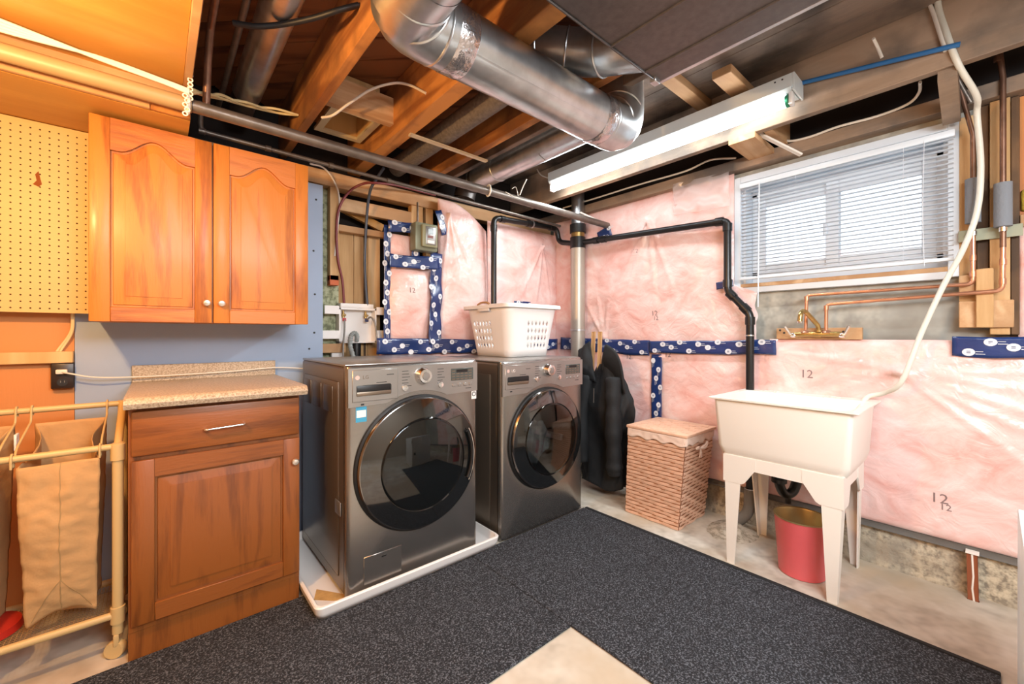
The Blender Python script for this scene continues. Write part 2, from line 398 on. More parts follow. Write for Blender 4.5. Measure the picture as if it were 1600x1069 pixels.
# wall behind the machines (left in the picture)
wl = struct('wall_left', MB().box(XL, 2.9, 2.80, 2.90, 0, 2.5), M_dark)
struct('plywood_sheet', MB().box(XL, -.268, 2.56, 2.575, 0, 2.03), M_plyz, parent=wl)
struct('blue_board', MB().box(-.266, .735, 2.55, 2.566, 0, 2.012, .001, 1), M_blue, parent=wl, label='pale blue wall board')
for (x, z) in ((0.688, 1.151), (0.684, 1.623), (0.698, 1.921), (0.661, 1.059), (0.691, 1.373)):
    struct('screw', MB().lathe([(.006, 0), (.006, .0015)], (x, 2.55, z), (0, -1, 0), 8, True, True), M_inkd, parent=wl)
struct('green_board', MB().box(.735, .86, 2.66, 2.67, .2, 2.03), M_green, parent=wl)
struct('stud', MB().box(.79, .842, 2.60, 2.65, 1.47, 2.035, .002, 1), M_lumberz, parent=wl)
struct('stud', MB().box(.79, .842, 2.60, 2.65, 1.44, 1.50, .001, 1), mat('stud_red_end', 'c8683f', .7), parent=wl, label='red painted stud end')
struct('stud', MB().box(1.33, 1.42, 2.61, 2.66, 1.80, 2.035, .002, 1), M_lumberz, parent=wl)
struct('stud', MB().box(1.44, 1.50, 2.61, 2.66, .2, 2.035, .002, 1), M_lumberz, parent=wl)
struct('crosspiece', MB().box(.842, 1.33, 2.61, 2.65, 1.905, 1.985, .002, 1), M_lumber, parent=wl)
struct('crosspiece', MB().box(.842, 1.16, 2.60, 2.635, 1.775, 1.815, .002, 1), M_lumber, parent=wl)
struct('crosspiece', MB().box(.735, .88, 2.59, 2.62, 1.03, 1.085, .002, 1), M_lumber, parent=wl)
struct('brace', MB().beam((.86, 2.70, 1.96), (1.16, 2.70, 1.86), .03, .05), M_plyx, parent=wl)
for x0, x1 in ((.86, .955), (.957, 1.045), (1.047, 1.13)):
    struct('board', MB().box(x0, x1, 2.665, 2.685, .2, 1.79, .002, 1), M_lumberz, parent=wl)
struct('board', MB().box(1.018, 1.032, 2.659, 2.665, .9, 1.78, .002, 1), M_lumberzd, parent=wl)
# orange plywood ledge strip under the pegboard
struct('trim_1', MB().box(XL, -.268, 2.522, 2.56, 1.022, 1.07, .002, 1), M_tan, label='pale wooden ledge strip on orange plywood wall')

# right wall: concrete with window opening
wr = struct('wall_right', MB().box(2.74, 2.92, YN, 2.8, 0, 1.43).box(2.74, 2.92, 1.0, 2.8, 1.43, 2.07).box(2.74, 2.92, YN, .13, 1.43, 2.07).box(2.74, 2.92, YN, 2.8, 2.07, 2.2), M_conc)
mb = MB()
def curbf(a, b):
    y = YN+(2.8-YN)*a; z = .185*b
    return Vector((2.722-.008*noise.noise(Vector((y*6, z*14, 1)))-.006*noise.noise(Vector((y*25, z*30, 4)))-(.018*(1-b)**3), y, z))
mb.grid(curbf, 260, 14)
struct('curb', mb, M_curb, parent=wr)
struct('curb_ledge', MB().box(2.735, 2.76, YN, 2.8, 0, .19), M_curb, parent=wr)
struct('sill_foam', MB().beam((2.716, YN, .198), (2.716, 2.5, .198), .03, .032, bev=.004), M_sill, parent=wr, label='grey foam strip along concrete curb')
# posts and plywood right of window
struct('stud', MB().box(2.70, 2.74, .045, .095, 1.19, 2.10, .002, 1), M_lumberz, parent=wr)
struct('stud', MB().box(2.712, 2.74, .008, .043, 1.19, 2.13, .002, 1), M_lumberzd, parent=wr)
struct('stud', MB().box(2.69, 2.74, -.05, .006, 1.14, 2.13, .002, 1), M_lumberz, parent=wr)
struct('stud', MB().box(2.705, 2.74, -.075, -.052, 1.14, 2.13, .002, 1), M_lumberzd, parent=wr)
struct('plywood_sheet', MB().box(2.725, 2.74, YN, -.076, 1.60, 2.13), M_plyz, parent=wr)
struct('crosspiece', MB().box(2.70, 2.73, -.6, -.076, 1.585, 1.635, .002, 1), M_lumber, parent=wr)
struct('insulation_tuft', MB().box(2.71, 2.735, -.30, -.078, 1.65, 1.74, .01, 3), mat('yellow_fibre', 'c8a83a', .9, var=.4, vs_=40, bump=.5), parent=wr)
bp = thing('pipe_backing_block', 'rough wooden blocks behind the copper pipes at right of window', 'wood block', (2.70, .02, 1.17))
part('plate', MB().box(2.675, 2.70, -.060, .095, 1.17, 1.285, .003, 1), M_lumber, bp)
part('block', MB().box(2.655, 2.675, -.005, .045, 1.17, 1.42, .003, 1), M_lumberz, bp)
part('block', MB().box(2.675, 2.70, .046, .095, 1.315, 1.40, .003, 1), M_lumber, bp)

# window
win = struct('window_1', MB().box(2.74, 2.90, .13, .145, 1.43, 2.07).box(2.74, 2.90, .985, 1.0, 1.43, 2.07).box(2.74, 2.90, .145, .985, 2.055, 2.07).box(2.74, 2.90, .145, .985, 1.43, 1.445), M_vinyl)
cs = MB()
for a in ((1.0, 1.036, 1.40, 2.10), (.094, .13, 1.40, 2.10), (.13, 1.0, 2.062, 2.10), (.13, 1.0, 1.392, 1.425)):
    cs.box(2.70, 2.742, a[0], a[1], a[2], a[3], .002, 1)
struct('casing', cs, M_vinyl, parent=win)
struct('sill_board', MB().box(2.70, 2.76, .13, 1.0, 1.425, 1.447, .002, 1), M_lumber, parent=win)
sf = MB()
for a in ((.145, .175, 1.5, 2.02), (.955, .985, 1.5, 2.02), (.145, .985, 1.99, 2.055), (.145, .985, 1.445, 1.53)): sf.box(2.845, 2.895, *a, .003, 1)
struct('frame', sf, M_vinyl, parent=win)
for y0, y1, x in ((.545, .975, 2.865), (.165, .61, 2.85)):
    s_ = MB()
    s_.box(x, x+.02, y0, y0+.06, 1.52, 2.0, .003, 1).box(x, x+.02, y1-.06, y1, 1.52, 2.0, .003, 1)
    s_.box(x, x+.02, y0+.06, y1-.06, 1.93, 2.0, .003, 1).box(x, x+.02, y0+.06, y1-.06, 1.52, 1.575, .003, 1)
    struct('sash', s_, M_vinyl, parent=win)
    struct('pane', MB().box(x+.008, x+.012, y0+.055, y1-.055, 1.57, 1.935), M_glass, parent=win, smooth=0)
struct('latch', MB().box(2.835, 2.85, .60, .62, 1.70, 1.77, .004, 2), M_vinyl, parent=win)

# window blind
bl = thing('window_blind', 'white aluminium mini blind hanging over the basement window', 'blind', (2.67, .545, 1.46))
part('headrail', MB().box(2.645, 2.675, .105, .986, 2.012, 2.042, .003, 2), M_vinyl, bl)
slat0 = None; zz = 1.492
while zz < 2.005:
    if slat0 is None:
        mb = MB()
        def sl(a, b):
            return Vector((2.648+.025*b, .110+.871*a, zz+.0018*math.sin(PI*b)-.001*(b-.5)))
        mb.grid(sl, 2, 5); slat0 = part('slat', mb, M_slat, bl, solid=.0009)
    else:
        o = slat0.copy(); COL.objects.link(o); o.location.z = zz-1.492
    zz += .0213
part('bottom_rail', MB().box(2.648, 2.672, .108, .984, 1.466, 1.482, .003, 2), M_vinyl, bl)
for y in (.27, .70): part('cord', MB().tube([(2.647, y, 1.47), (2.647, y, 2.02)], .0009, 6), M_slat, bl)
part('tilt_wand', MB().tube([(2.635, .875, 2.02), (2.63, .88, 1.30)], .0035, 8), M_vinyl, bl)
part('lift_cord', MB().tube(pathc([(2.64, .20, 2.02), (2.64, .205, 1.7), (2.642, .2, 1.45)]), .0012, 6), M_slat, bl)

# ================================================================ LEFT CEILING PANEL, SOFFIT, PEGBOARD
struct('ceiling_panel', MB().box(XL, .075, .2, 2.085, 2.10, 2.112), M_plyx)
struct('trim_2', MB().box(.076, .100, -.2, 2.10, 2.085, 2.20, .002, 1), M_lumber, label='wooden edge board of the plywood ceiling panel')
so = struct('soffit', MB().box(XL, .10, 2.08, 2.50, 1.988, 2.00), M_plyx, label='brown plywood soffit above the pegboard')
struct('fascia', MB().box(XL, .10, 2.065, 2.08, 1.995, 2.11, .002, 1), M_lumber, parent=so)
struct('trim_strip', MB().box(XL, -.02, 2.05, 2.065, 1.985, 2.005, .002, 1), M_lumber, parent=so)
struct('trim_strip', MB().box(-.018, .10, 2.05, 2.065, 1.985, 2.005, .002, 1), M_joist, parent=so)
pb = thing('pegboard', 'tan perforated pegboard on the wall left of the upper cabinet', 'pegboard', (-1.2, 2.475, 1.228))
part('board', MB().box(XL+.02, -.20, 2.472, 2.478, 1.228, 1.985), M_peg, pb)
hb = MB()
for i in range(14):
    for j in range(29):
        x, z = -.226-.0254*i, 1.245+.0254*j
        hb.bm.faces.new([hb.bm.verts.new((x+.0032*math.cos(PI*k/3), 2.4714, z+.0032*math.sin(PI*k/3))) for k in range(6)])
part('hole', hb, M_hole, pb, smooth=0, kind='stuff')
part('chipped_patch', MB().prism([(-.372, 1.735), (-.362, 1.752), (-.366, 1.775), (-.357, 1.79), (-.352, 1.76), (-.348, 1.74), (-.357, 1.728)], lambda a, b, d: Vector((a, d, b)), 2.4708, 2.472), mat('chip_brown', '8a4a18', .9), pb)
for x in (-.3, -1.0, -1.7):
    part('furring_strip', MB().box(x-.02, x+.02, 2.478, 2.56, 1.25, 1.98), M_lumberz, pb)

# ================================================================ INSULATION
def batt(face, u0, u1, z0, z1, base, amp, label, group=None, nu=80, nv=60, seed=0, ztop=None, zbot=None, umin=None, folds=(), bays=1, nf=1):
    mb = MB()
    def f(a, b):
        zz0 = zbot(u0+(u1-u0)*a) if zbot else z0; zz1 = ztop(u0+(u1-u0)*a) if ztop else z1
        z = zz0+(zz1-zz0)*b; ua = umin(z) if umin else u0; u = ua+(u1-ua)*a
        ea = math.sin(PI*min(1, max(0, a)))**.35; eb = math.sin(PI*b)**.35 if 0 < b < 1 else 0
        h = amp*ea*eb*(1+.35*noise.noise(Vector((u*2.2, z*2.2, seed))))
        if bays > 1: h *= .72+.28*abs(math.sin(PI*a*bays))**.5
        q = Vector((u*3+seed, z*3, seed)); dd = noise.noise(q*1.3)*.5
        h += nf*ea*eb*(.010*noise.noise(Vector((u*7+dd*3, z*4+dd*2, seed+3)))+.007*abs(noise.noise(Vector((u*4+z*7+dd*4, z*9-u*5, seed+7)))))
        for (fu, fz, du, dz, wd, ht, ln) in folds:
            rx, rz = u-fu, z-fz; t = rx*du+rz*dz; s = abs(rx*dz-rz*du)
            if 0 < t < ln: h += ht*math.exp(-(s/(wd*(.4+t)))**2)*(1-t/ln)
        return Vector((base-h, u, z)) if face == 'B' else Vector((u, base-h, z))
    mb.grid(f, nu, nv)
    return solo('insulation_batt', mb, M_pink, label, 'insulation', group, smooth=180)
def fan(fu, fz, angs, ln=.9, wd=.018, ht=.016):
    return [(fu, fz, math.cos(math.radians(a)), math.sin(math.radians(a)), wd, ht, ln) for a in angs]
batt('B', 1.55, 2.57, .212, 1.05, 2.705, .030, 'pink insulation below the blue tape between corner and vertical tape', seed=1, bays=2)
batt('B', -.75, 1.55, .212, 1.105, 2.705, .038, 'long pink insulation panel behind the laundry tub', nu=170, seed=2, bays=4, folds=fan(.30, .97, (-160, -172, 178, 165, -150, -138, -30, -15, 10))+fan(1.50, 1.0, (-20, -35, -50), .7),
     ztop=lambda y: 1.06 if y > .85 else 1.115 if y > .1 else 1.09)
batt('B', 1.038, 2.57, 1.05, 2.135, 2.705, .040, 'large pink insulation panel left of the window', nu=110, nv=90, seed=3, bays=3,
     umin=lambda z: 1.038 if z > 1.45 else (.915+.02*noise.noise(Vector((z*14, 3, 1)))) if z < 1.40 else 1.038-(1.45-z)/.05*.12,
     folds=fan(1.6, 1.95, (-70, -95, -110, -60), .8)+fan(2.0, 1.1, (60, 80, 100), .5))
batt('B', -.75, -.072, 1.085, 1.585, 2.715, .035, 'pink insulation right of the copper pipes', seed=4)
batt('A', 1.07, 2.71, .2, 1.03, 2.53, .03, 'pink insulation strip below the blue tape behind the machines', nu=100, seed=5, bays=3)
batt('A', 1.12, 1.46, 1.09, 1.60, 2.56, .075, 'bulging pink insulation wrapped in blue tape under the meter', seed=6, nf=.7)
batt('A', 1.12, 1.30, 1.64, 1.80, 2.55, .045, 'small pink insulation square left of the meter', seed=7, nu=30, nv=30, nf=.5)
batt('A', 1.50, 1.925, 1.06, 2.1, 2.545, .06, 'tall pink insulation sheet with drooping top right of the meter', nv=90, seed=8, ztop=lambda x: 2.10-.16*max(0, (x-1.62)/.3)**1.5, folds=fan(1.56, 2.0, (-80, -65, -95), .6))
batt('A', 1.93, 2.70, 1.06, 2.02, 2.535, .04, 'pink insulation in the corner behind the white basket', nu=90, nv=80, seed=9, bays=2, folds=fan(2.5, 1.9, (-100, -120, -80), .6))
# loose film over the insulation top
mb = MB(); mb.grid(lambda a, b: Vector((2.655-.02*noise.noise(Vector((a*5, b*4, 2))), 1.05+.36*a, 1.93+.21*b+.02*a)), 30, 20)
solo('poly_film', mb, M_film, 'loose clear plastic film beside the top left window corner', 'plastic film', smooth=180)
# printed 12s
def print12(face, u, z, base, size=.05, rot=0):
    if face == 'B': r, up = Vector((0, -1, 0)), Vector((0, 0, 1)); loc = (base, u, z)
    else: r, up = Vector((1, 0, 0)), Vector((0, 0, 1)); loc = (u, base, z)
    mb = text_mb('12', size, loc, r, up, .0003)
    return mb
BD = [('B', .655, .925, .062), ('B', .155, .40, .062), ('B', .135, .365, .04), ('B', 1.47, 1.0, .05), ('B', 1.78, .97, .045), ('B', 1.56, 1.29, .05), ('B', 1.55, 1.255, .04), ('B', 1.70, 1.75, .04), ('A', 1.27, 1.43, .05)]

# ================================================================ NAVY TAPE
def tape(face, a, b, width, base, label, seed=0, lumps=.004, marks=None):
    """strip from a=(u,z) to b=(u,z)"""
    t = thing('seam_tape', label, 'tape', ((base, (a[0]+b[0])/2, min(a[1], b[1])) if face == 'B' else ((a[0]+b[0])/2, base, min(a[1], b[1]))), 'navy seam tapes on the insulation')
    A, B_ = Vector(a), Vector(b); d = (B_-A); Ln = d.length; d.normalize(); n = Vector((-d.y, d.x))
    def pos(s, w_, lift=0):
        p = A+d*s+n*w_; h = lumps*noise.noise(Vector((p.x*9, p.y*9, seed)))+.003*abs(noise.noise(Vector((p.x*30, p.y*60, seed+2))))
        return Vector((base-h-lift, p.x, p.y)) if face == 'B' else Vector((p.x, base-h-lift, p.y))
    nn = max(6, int(Ln/.02)); mb = MB()
    mb.grid(lambda i, j: pos(i*Ln, (j-.5)*width*(1+.22*noise.noise(Vector((i*Ln*5, j, seed))))), nn, 7)
    part('strip', mb, M_tape, t, smooth=180, solid=.001)
    rs = random.Random(seed+5); mk = MB(); s = .04+.02*rs.random(); row = 0
    txt = None
    while s < Ln-.01:
        w_ = (.30*width, -.22*width, .02*width, -.38*width)[row % 4]
        R0, R1 = .0195, .009
        c0 = [mk.bm.verts.new(pos(s+R0*math.cos(2*PI*k/14), w_+R0*.85*math.sin(2*PI*k/14), .0035)) for k in range(14)]
        mk.bm.faces.new(c0)
        mk.quad(*[pos(s+.028+dx, w_+dy, .0035) for dx, dy in ((-.008, .006), (.02, .006), (.02, .0085), (-.008, .0085))])
        mk.quad(*[pos(s+.028+dx, w_+dy, .0035) for dx, dy in ((-.008, -.004), (.014, -.004), (.014, -.002), (-.008, -.002))])
        row += 1; s += .062
    part('printed_logo', mk, M_print, t, smooth=0, kind='stuff')
    mk = MB(); s = .04+.02*random.Random(seed+5).random(); row = 0
    while s < Ln-.01:
        w_ = (.30*width, -.22*width, .02*width, -.38*width)[row % 4]
        for yy in (.003, -.001, -.005):
            mk.quad(*[pos(s+dx, w_+yy+dy, .0042) for dx, dy in ((-.006, 0), (.006, 0), (.006, .0018), (-.006, .0018))])
        row += 1; s += .062
    part('logo_lettering', mk, M_tape, t, smooth=0, kind='stuff')
    return t
tape('B', (2.46, 1.065), (1.60, 1.043), .108, 2.678, 'navy printed tape running from the corner to the vertical tape', 1)
tape('B', (1.60, 1.052), (.80, 1.066), .085, 2.668, 'navy printed tape between vertical tape and faucet board', 2)
tape('B', (1.545, 1.0), (1.545, .50), .078, 2.676, 'vertical navy printed tape above the woven hamper', 3)
tape('B', (.115, 1.09), (-.70, 1.085), .085, 2.668, 'navy printed tape at the far right below the copper pipes', 4)
tape('A', (1.03, 1.068), (1.95, 1.052), .10, 2.485, 'navy printed tape running above the washer', 5, .022)
tape('A', (1.95, 1.052), (2.68, 1.055), .10, 2.500, 'navy printed tape running behind the white basket', 6)
tape('A', (1.455, 1.70), (1.445, 1.07), .095, 2.487, 'vertical navy tape right of the wrapped insulation column', 7, .02)
tape('A', (1.11, 1.61), (1.47, 1.625), .085, 2.475, 'navy tape band below the meter', 8, .02)
tape('A', (1.11, 1.83), (1.31, 1.845), .075, 2.50, 'navy tape along the top of the insulation column', 9, .02)
tape('A', (1.115, 1.84), (1.115, 1.06), .045, 2.520, 'vertical navy tape on the left edge of the insulation column', 10)
tape('A', (1.30, 1.85), (1.30, 1.62), .06, 2.492, 'short vertical navy tape left of the meter', 11)
tape('A', (1.475, 2.0), (1.53, 1.84), .055, 2.50, 'short slanted navy tape above right of the meter', 12)
tape('A', (2.16, 1.385), (2.34, 1.385), .05, 2.485, 'small navy tape patch just above the white basket', 13)
tape('B', (2.05, 1.915), (1.93, 1.955), .085, 2.672, 'navy tape patch at the end of the grey pipe', 14)
tape('B', (1.13, 1.445), (1.03, 1.455), .045, 2.668, 'small navy tape scrap behind the black drain pipe', 15)
from mathutils.bvhtree import BVHTree
def project_print(f, u, z, s_):
    best = None
    for o in [o for o in COL.objects if o.name.startswith('insulation_batt')]:
        me = o.data; off = WO[o]
        bv = BVHTree.FromPolygons([v.co+off for v in me.vertices], [p.vertices[:] for p in me.polygons])
        d = Vector((1, 0, 0)) if f == 'B' else Vector((0, 1, 0)); st = Vector((2.3, u, z)) if f == 'B' else Vector((u, 2.1, z))
        h = bv.ray_cast(st, d, 1)
        if h[0] is not None: best = (o, bv, d); break
    if not best: return
    o, bv, d = best; mb = print12(f, u, z, 2.3 if f == 'B' else 2.1, s_)
    for v in mb.bm.verts:
        h = bv.ray_cast(v.co, d, 1)
        if h[0] is not None: v.co = h[0]-d*.0015
    part('printed_number', mb, M_ink, o, smooth=0)
for q in BD: project_print(*q)

# ================================================================ CABINETS
def raised_door(parent, x0, x1, z0, z1, yf, arch, mz, mx_, rail=.058, th=.019, side=1):
    """frame-and-panel door, front at y=yf, thickness behind it"""
    o = part('door', MB().box(x0, x1, yf+.013, yf+th, z0, z1, .001, 1), mz, parent)
    xi0, xi1, zi0 = x0+rail, x1-rail, z0+rail
    n = 24
    def top(t, inset=0):   # arched lower edge of the top rail, t 0..1
        zt = z1-rail-inset
        if not arch: return zt
        s = abs(2*t-1); e = (1-max(0, (s))**1.0)
        prof = .5+.5*math.cos(PI*min(1, s/.82)) if s < .82 else 0
        return zt-arch+arch*prof
    part('stile', MB().box(x0, xi0, yf, yf+.0145, z0, z1, .003, 2), mz, o); part('stile', MB().box(xi1, x1, yf, yf+.0145, z0, z1, .003, 2), mz, o)
    part('rail', MB().box(xi0, xi1, yf+.0003, yf+.0145, z0, zi0, .002, 1), mx_, o); rr = MB()
    poly = [(xi0, z1), (xi1, z1)]+[(xi1+(xi0-xi1)*k/n, top(1-k/n)) for k in range(n+1)]
    rr.prism(poly, lambda a, b, d: Vector((a, d, b)), yf+.0003, yf+.0145)
    part('rail', rr, mx_, o)
    # raised field with sloping border
    def loop(ins, y):
        a0, a1, b0 = xi0+ins, xi1-ins, zi0+ins
        L_ = [(a0, b0), (a1, b0)]+[(a1+(a0-a1)*k/n, top(1-k/n, ins)) for k in range(n+1)]
        return [Vector((a, y, b)) for a, b in L_]
    pm = MB(); loops = [loop(.001, yf+.0125), loop(.007, yf+.0125), loop(.009, yf+.008), (loop(.042, yf+.0018)), loop(.0425, yf-.0005), loop(.045, yf-.001)]
    V = [[pm.bm.verts.new(p) for p in L_] for L_ in loops]
    for A, B_ in zip(V, V[1:]):
        k_ = len(A)
        for i in range(k_): pm.bm.faces.new((A[i], A[(i+1) % k_], B_[(i+1) % k_], B_[i]))
    pm.bm.faces.new(V[-1])
    part('raised_panel', pm, mz, o, smooth=20)
    return o
def knob(parent, x, y, z, r=.0135, m=M_satin):
    mb = MB(); mb.lathe([(.006, 0), (.0055, .010), (r, .016), (r*1.05, .021), (r*.8, .026), (0.0005, .028)], (x, y, z), (0, -1, 0), 20, cap0=True)
    return part('knob', mb, m, parent, 'faceted chrome knob')
up = thing('upper_cabinet', 'orange oak wall cabinet with two arched doors', 'cabinet', (.185, 2.39, 1.19))
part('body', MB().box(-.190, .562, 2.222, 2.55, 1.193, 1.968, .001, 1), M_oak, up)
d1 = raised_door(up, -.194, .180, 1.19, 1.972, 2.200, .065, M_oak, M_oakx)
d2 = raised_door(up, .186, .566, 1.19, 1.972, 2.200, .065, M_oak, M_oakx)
knob(d1, .161, 2.200, 1.275); knob(d2, .213, 2.200, 1.275)
ba = thing('base_cabinet', 'brown oak base cabinet with one drawer above one door', 'cabinet', (.194, 2.25, 0))
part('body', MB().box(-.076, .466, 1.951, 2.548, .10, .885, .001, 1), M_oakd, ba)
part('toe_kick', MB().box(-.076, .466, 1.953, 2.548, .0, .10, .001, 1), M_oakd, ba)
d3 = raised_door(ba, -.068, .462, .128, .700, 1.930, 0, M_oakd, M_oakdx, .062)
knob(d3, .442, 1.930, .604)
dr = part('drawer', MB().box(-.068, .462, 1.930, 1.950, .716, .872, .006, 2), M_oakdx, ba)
hm = MB(); hm.tube(bends([(.135, 1.932, .785), (.135, 1.905, .785), (.262, 1.905, .790), (.262, 1.932, .790)], .01), .0045, 10)
part('handle', hm, M_chrome, dr)
ct = thing('countertop', 'speckled beige laminate countertop with backsplash on brown base cabinet', 'countertop', (.2, 2.2, .885))
poly = [(1.897, .893), (1.893, .903), (1.897, .914), (1.908, .922), (1.925, .924), (2.548, .924), (2.548, .886), (1.90, .886)]
part('top', MB().prism(poly, lambda a, b, d: Vector((d, a, b)), -.086, .486), M_lam, ct)
part('backsplash', MB().box(-.086, .486, 2.528, 2.5485, .924, 1.000, .002, 1), M_lam, ct)

# ================================================================ WASHER AND DRYER
def machine(kind, x0, x1, yf, z0, z1, label, cat, dr_=.300, dz=.545):
    W = x1-x0; cx = x0+W*.505; H = z1-z0; cz = z0+dz-.03 if kind == 'washer' else z0+dz
    yb = yf+.68 if kind == 'washer' else yf+.66
    t = thing(kind, label, cat, ((x0+x1)/2, (yf+yb)/2, z0))
    # shell: side, top, back, open front
    rr = .022
    sec = []   # outline of x section with rounded upper corners
    out = [(x0, z0+.012), (x0, z1-rr)]+[(x0+rr-rr*math.cos(a*PI/12), z1-rr+rr*math.sin(a*PI/12)) for a in range(1, 7)]
    out += [(x1-rr+rr*math.sin(a*PI/12), z1-rr+rr*math.cos(a*PI/12)) for a in range(0, 6)]+[(x1, z1-rr), (x1, z0+.012)]
    sh = MB(); n = len(out)
    A = [sh.bm.verts.new((a, yf+.03, b)) for a, b in out]; B_ = [sh.bm.verts.new((a, yb, b)) for a, b in out]
    for k in range(n): sh.bm.faces.new((A[k], A[(k+1) % n], B_[(k+1) % n], B_[k]))
    sh.bm.faces.new(B_)
    part('shell', sh, M_side, t)
    part('side_panel', MB().box(x0-.004, x0, yf+.10, yb-.05, z0+.06, z1-.075, .0035, 2), M_side, t)
    part('top_lid', MB().box(x0-.001, x1+.001, yf+.02, yb, z1-.006, z1+.004, .004, 2), M_panel, t)
    # front: rounded box outline with round opening
    R = dr_+.006; fm = MB(); N = 96
    def rect(ang, hx0, hx1, hz0, hz1):
        dx, dz_ = math.cos(ang), math.sin(ang); tt = 9
        if dx > 1e-6: tt = min(tt, (hx1-cx)/dx)
        if dx < -1e-6: tt = min(tt, (hx0-cx)/dx)
        if dz_ > 1e-6: tt = min(tt, (hz1-cz)/dz_)
        if dz_ < -1e-6: tt = min(tt, (hz0-cz)/dz_)
        return cx+dx*tt, cz+dz_*tt
    angs = sorted([2*PI*k/N for k in range(N)]+[math.atan2(b-cz, a-cx) % (2*PI) for a in (x0, x1) for b in (z0, z1)])
    def ring(fn): return [fm.bm.verts.new(fn(a)) for a in angs]
    e = .018
    r0 = ring(lambda a: Vector((rect(a, x0, x1, z0, z1)[0], yf+.035, rect(a, x0, x1, z0, z1)[1])))
    r1 = ring(lambda a: Vector((rect(a, x0, x1, z0, z1)[0], yf+.016, rect(a, x0, x1, z0, z1)[1])))
    r2 = ring(lambda a: Vector((rect(a, x0+e*.35, x1-e*.35, z0+.004, z1-e*.35)[0], yf+.005, rect(a, x0+e*.35, x1-e*.35, z0+.004, z1-e*.35)[1])))
    r3 = ring(lambda a: Vector((rect(a, x0+e, x1-e, z0+.01, z1-e)[0], yf, rect(a, x0+e, x1-e, z0+.01, z1-e)[1])))
    r4 = ring(lambda a: Vector((cx+math.cos(a)*R, yf-.001, cz+math.sin(a)*R)))
    r5 = ring(lambda a: Vector((cx+math.cos(a)*(R-.006), yf+.05, cz+math.sin(a)*(R-.006))))
    rs = [r0, r1, r2, r3, r4, r5]
    for P_, Q in zip(rs, rs[1:]):
        for k in range(len(angs)): fm.bm.faces.new((P_[k], P_[(k+1) % len(angs)], Q[(k+1) % len(angs)], Q[k]))
    part('front_panel', fm, M_steel, t)
    part('gasket', MB().lathe([(R-.004, 0), (R+.006, -.004), (R+.004, .012), (R-.012, .02), (R-.02, .008)], (cx, yf, cz), (0, -1, 0), 72), M_rub, t)
    # control panel
    zc = z1-.012; n = 40; xa, xb = x0+.004, x1-.004
    def low(x):
        base = z0+(.80 if kind == 'washer' else .80)+(x-xa)/W*.018
        q = (R+.025)**2-(x-cx)**2
        arc = cz+math.sqrt(q) if q > 0 else 0
        return max(base, min(arc, base+.9)) if abs(x-cx) < R*.85 else base
    poly = [(xa, zc), (xb, zc)]+[(xb+(xa-xb)*k/n, low(xb+(xa-xb)*k/n)) for k in range(n+1)]
    cp = part('control_panel', MB().prism(poly, lambda a, b, d: Vector((a, d, b)), yf-.006, yf+.02), M_panel, t, smooth=20)
    sx = lambda u: x0+u*W
    yp = yf-.0065
    # dispenser drawer
    zt, zb = z1-.085, z1-.135
    dd = part('dispenser_drawer', MB().box(sx(.03), sx(.335), yp-.002, yp+.004, z1-.155, z1-.02, .002, 1), M_panel, cp)
    part('recess', MB().box(sx(.055), sx(.285), yp-.004, yp+.001, zb+.008, zt, .006, 2), M_gap, dd)
    hd = MB().box(sx(.055), sx(.285), yp-.0055, yp-.002, zb+.005, zb+.022, .003, 2); part('pull_lip', hd, M_side, dd)
    # dial
    kx, kz = sx(.52), z1-.062
    kb = part('dial', MB().lathe([(.040, 0), (.040, .006), (.036, .012), (.034, .028), (.031, .034), (.0005, .035)], (kx, yp, kz), (0, -1, 0), 36, cap0=True), M_chrome, cp)
    part('dial_cap', MB().lathe([(.020, .034), (.018, .038), (.0005, .039)], (kx, yp, kz), (0, -1, 0), 24), M_panel, kb)
    # round buttons
    for bx_ in (sx(.385), sx(.665)):
        part('round_button', MB().lathe([(.0155, 0), (.015, .005), (.0135, .007), (.0005, .0075)], (bx_, yp, z1-.112), (0, -1, 0), 20, cap0=True), M_chrome, cp)
    # display
    ds = part('display', MB().box(sx(.755), sx(.955), yp-.002, yp+.002, z1-.098, z1-.038, .002, 1), M_lcd, cp)
    q = MB()
    q.box(sx(.80), sx(.90), yp-.0028, yp-.001, z1-.058, z1-.044)
    part('screen', q, M_gap, ds)
    q = MB()
    for i in range(5):
        for j in range(4 if i in (0, 4) else 3): q.box(sx(.762+.037*i), sx(.790+.037*i), yp-.0026, yp-.001, z1-.094+.0135*j, z1-.094+.0135*j+.006)
    part('indicator', q, M_white if 0 else M_side, ds, kind='stuff')
    for i in range(4):
        part('small_button', MB().box(sx(.765+.05*i), sx(.795+.05*i), yp-.003, yp+.002, z1-.128, z1-.112, .002, 1), M_panel, cp)
    # cycle lines of print
    q = MB(); rs_ = random.Random(3)
    for j in range(6):
        z = z1-.036-.0135*j
        q.box(sx(.365), sx(.405+.03*rs_.random()), yp-.0006, yp, z-.0012, z+.0012); q.box(sx(.64), sx(.675+.03*rs_.random()), yp-.0006, yp, z-.0012, z+.0012)
    q.box(sx(.255), sx(.305), yp-.0026, yp-.002, z1-.047, z1-.044); q.box(sx(.185), sx(.255), yp-.0026, yp-.002, z1-.079, z1-.076)
    q.box(sx(.885), sx(.935), yp-.0006, yp, z1-.142, z1-.139)
    part('printed_legend', q, M_inkd, cp, smooth=0, kind='stuff')
    lg = part('logo_disc', MB().lathe([(.0095, 0), (.009, .001), (.0005, .001)], (sx(.062), yp-.002, z1-.052), (0, -1, 0), 20), mat('logo_pinkish_'+kind, 'd9b8b0', .4), cp)
    part('logo_letters', text_mb('LG', .022, (sx(.115), yp-.0024, z1-.052), (1, 0, 0), (0, 0, 1), .0004), M_chrome if kind == 'dryer' else M_side, cp, smooth=0)
